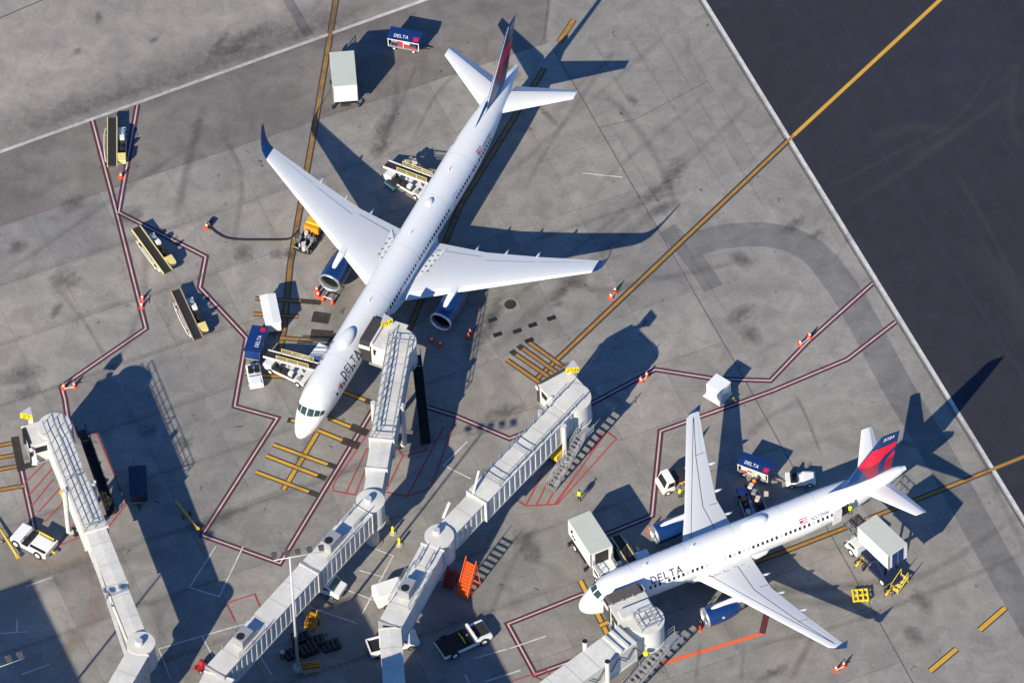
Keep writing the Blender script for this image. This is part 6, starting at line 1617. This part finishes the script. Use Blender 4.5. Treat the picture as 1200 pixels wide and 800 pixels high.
for pr_, lb, gp in [(((716,349),(721,342)), 'orange cone on the yellow guide line near the long jet wingtip', 'cones on the yellow guide line'), (((938,404),(949,395)), 'orange cone on the red line beside the dark curved paving', 'cones on the upper red line'),
                    (((751,447),(758,441)), 'orange cone at the corner of the red line next to the 25B bridge', 'cones at the red line corner'), (((980,785),(989,780)), 'orange cone off the low wingtip of the red-tailed jet', 'cones off the low wingtip'),
                    (((166,360),(167,351)), 'orange cone on the red line between the parked belt loaders', 'cones on the left red line'), (((75,455),(87,453)), 'orange cone where the red line bends above the retracted bridge', 'cones at the bend by the retracted bridge'),
                    (((762,622),(765,618)), 'orange cone in front of the upper engine of the red-tailed jet', 'cones at the upper engine'), (((820,737),(821,731)), 'orange cone in front of the lower engine of the red-tailed jet', 'cones at the lower engine')]:
    for q in pr_: cone(*q, lb, gp)
    if lb.startswith(('orange cone on', 'orange cone at the corner', 'orange cone off', 'orange cone where')):
        a, b = G(*pr_[0], .75), G(*pr_[1], .75); m_ = (a+b)/2
        mb = MB(); mb.bar(a-m_, b-m_, .07); bo = mb.build('cone_bar', 'cone_white', None); bo.location = m_
        tag(bo, 'white bar resting across '+{'cones on the yellow guide line':'the two cones on the yellow guide line','cones on the upper red line':'the two cones beside the dark curved paving','cones at the red line corner':'the two cones beside the 25B bridge','cones off the low wingtip':'the two cones off the low wingtip','cones on the left red line':'the two cones between the belt loaders','cones at the bend by the retracted bridge':'the two cones above the retracted bridge'}[gp], 'barrier bar')
cone(142, 208, 'orange cone standing alone below the topmost parked belt loader'); cone(821, 513, 'orange cone hidden against the leading edge of the upper wing')
cone(232, 296, 'orange cone toppled by the red line corner') if False else None
# bollards by the ribbed walkway
mb = MB(); bol0 = thing('bollard', 'x', 'bollard'); mb.tube([(0,0,.12),(0,0,1.05),(0,0,1.12)], [.14,.14,.08], 14); mb.build('post', 'sign_yellow', bol0, True, auto=40)
mb = MB(); mb.tube([(0,0,0),(0,0,.13)], [.36,.34], 18); mb.build('footing', 'concrete_block', bol0, True, auto=40)
for k, (u, v, lb) in enumerate([(460.5,624.5,'yellow steel bollard in the sun under the bridge, upper of two'),(468,638,'yellow steel bollard in the sun under the bridge, lower of two'),(454,612,'yellow steel bollard in the shade beside the bridge column')]):
    b = bol0 if k == 0 else copy_tree(bol0); b.location = G(u, v); tag(b, lb, 'bollard', 'bollards under the bridge')
# yellow stands by the raised catering truck
p = G(1008, 697, .5); o = thing('yellow_stand', 'square yellow slotted stand on the ground near the raised catering truck', 'stand', (p.x, p.y, 0), R_(3))
for x in (-.75,-.27,.27,.75):
    mb = MB(); mb.bar((x,-.75,.55),(x,.75,.55),.17,.1); mb.build('top_slat', 'sign_yellow', o)
for y in (-.7,0,.7):
    mb = MB(); mb.bar((-.8,y,.48),(.8,y,.48),.13,.1); mb.build('cross_slat', 'sign_yellow', o)
for x in (-.7,.7):
    for y in (-.65,.65):
        mb = MB(); mb.box(x-.06,x+.06,y-.06,y+.06,0,.44); mb.build('leg', 'yellow', o)
for k, (a, b, lb) in enumerate([((1003,664),(1011,655),'yellow wheel chock bar by the navy chassis of the raised truck'),((1038,698),(1046,688),'yellow wheel chock bar behind the raised truck')]):
    tow_bar_thing(lb, a, b, 'chock_bar')['category'] = 'chock'
p = G(1054, 684, .4); o = thing('truck_steps', 'small yellow folding steps behind the raised catering truck', 'steps', (p.x, p.y, 0), ang((1048,690),(1062,674)))
for j in range(4):
    mb = MB(); mb.box(-.9+j*.5,-.55+j*.5,-.4,.4,.2+j*.18,.27+j*.18); mb.build('tread', 'pale_yellow', o)
for s in (-1,1):
    mb = MB(); mb.bar((-.9,s*.42,.15),(.95,s*.42,.85),.07); mb.bar((-.9,s*.42,.15),(-.9,s*.42,0),.06); mb.bar((.95,s*.42,.85),(.95,s*.42,0),.06); mb.bar((-.9,s*.42,1.0),(.95,s*.42,1.65),.05); mb.bar((-.9,s*.42,.1),(-.9,s*.42,1.0),.05); mb.bar((.95,s*.42,.8),(.95,s*.42,1.65),.05); mb.build('side_frame', 'sign_yellow', o)
# people
person('person in a yellow vest walking alone on bare concrete beside the 25B bridge', 679, 586, R_(250))
person('person in a yellow vest working at the back of the small white service truck', 797, 583, R_(120), arms='reach')
person('person in a yellow vest standing on the raised truck platform at the open jet door', 996.5, 603, R_(110), arms='reach', z=3.85)
person('person in an orange vest loading bags between the cart and the blue loader', 884, 572, R_(60), 'vest_orange', arms='reach')
# ------------------------------------------------------------------ light masts
def mast(label, u, v, z, rz, lean=0):
    b = G(u, v); o = thing('light_mast', label, 'light mast', (b.x, b.y, 0), rz)
    mb = MB(); mb.tube([(0,0,0),(0,0,.6)], .5, 16); mb.build('footing', 'concrete_block', o, True, auto=40)
    mb = MB(); mb.tube([(0,0,.6),(0,0,z)], [.17,.09], 14); mb.build('pole', 'bridge_side', o, True)
    mb = MB(); mb.tube([(-1.6,0,z-.05),(3.6,0,z+.15)], .05, 8); arm = mb.build('cross_arm', 'bridge_white', o, True)
    for k, x in enumerate((-1.5,-.2,.9,2.1,3.3)):
        mb = MB(); mb.loft([[(x-.25,.15,z+.1),(x+.25,.15,z+.1),(x+.25,.15,z+.16),(x-.25,.15,z+.16)],[(x-.30,.75,z-.05),(x+.30,.75,z-.05),(x+.30,.75,z+.22),(x-.30,.75,z+.22)]]); f = mb.build('floodlight', 'bellows', o)
        mb = MB(); mb.add([(x-.3,.9,z-.05),(x+.3,.9,z-.05),(x+.3,.9,z+.18),(x-.3,.9,z+.18)], [(0,1,2,3)]); mb.build('lamp_glass', 'metal_bright', f)
    return o
mast('slender grey light mast rising in front of the ribbed walkway', 349.5, 784, 18.9, R_(8))
mast('light mast with floodlight heads in the building shadow beside the retracted bridge', 4, 905, 17.5, R_(20))
# the terminal behind the camera edge: it throws the shadows at the foot of the picture
def building(label, poly, h, name='terminal_building'):
    xs = [p_[0] for p_ in poly]; ys = [p_[1] for p_ in poly]
    o = thing(name, label, 'building', (sum(xs)/len(xs), sum(ys)/len(ys), 0)); c = Vector(o.location).xy
    loc = [(x-c.x, y-c.y) for x, y in poly]
    mb = MB(); mb.prism(loc, 0, h); mb.build('wall', 'terminal', o)
    mb = MB(); mb.prism([(x*1.01, y*1.01) for x, y in loc], h+.002, h+.5); mb.build('roof', 'bridge_grey', o)
    n = len(loc)
    for i in range(n):
        a, b = Vector(loc[i]), Vector(loc[(i+1) % n]); d = (b-a); L = d.length; d /= L; nn = Vector((d.y, -d.x)); k = int(L/5)
        for j in range(k):
            t = L*(j+.5)/k; p_ = a+d*t+nn*.05
            mb = MB(); mb.bar((p_.x-d.x*1.8, p_.y-d.y*1.8, h*.55), (p_.x+d.x*1.8, p_.y+d.y*1.8, h*.55), .1, h*.45); mb.build('window', 'glass_dark', o)
    return o
AX2 = R_(20.8)
def block(label, apex, h, w, l):
    """terminal block whose roof corner throws its shadow on the pixel apex; w runs back along the stands, l away from them"""
    a = G(*apex); k = h/math.tan(SEL); c = Vector((a.x-k*math.cos(SAZ), a.y-k*math.sin(SAZ)))
    d = Vector((math.cos(AX2), math.sin(AX2))); n_ = Vector((math.sin(AX2), -math.cos(AX2)))
    building(label, [tuple(c), tuple(c-d*w), tuple(c-d*w+n_*l), tuple(c+n_*l)], h)
block('unseen narrow grey terminal tower shaped to cast the shadow near the ribbed walkway', (412,707), 17.0, 3.9, 26)  # out of frame, its narrow form fitted to the shadow on the ground
block('tall grey terminal block beyond the retracted bridge', (30,688), 18.0, 40, 40)
block('low grey terminal block behind the middle bridge', (547,716), 14.0, 3.5, 30)
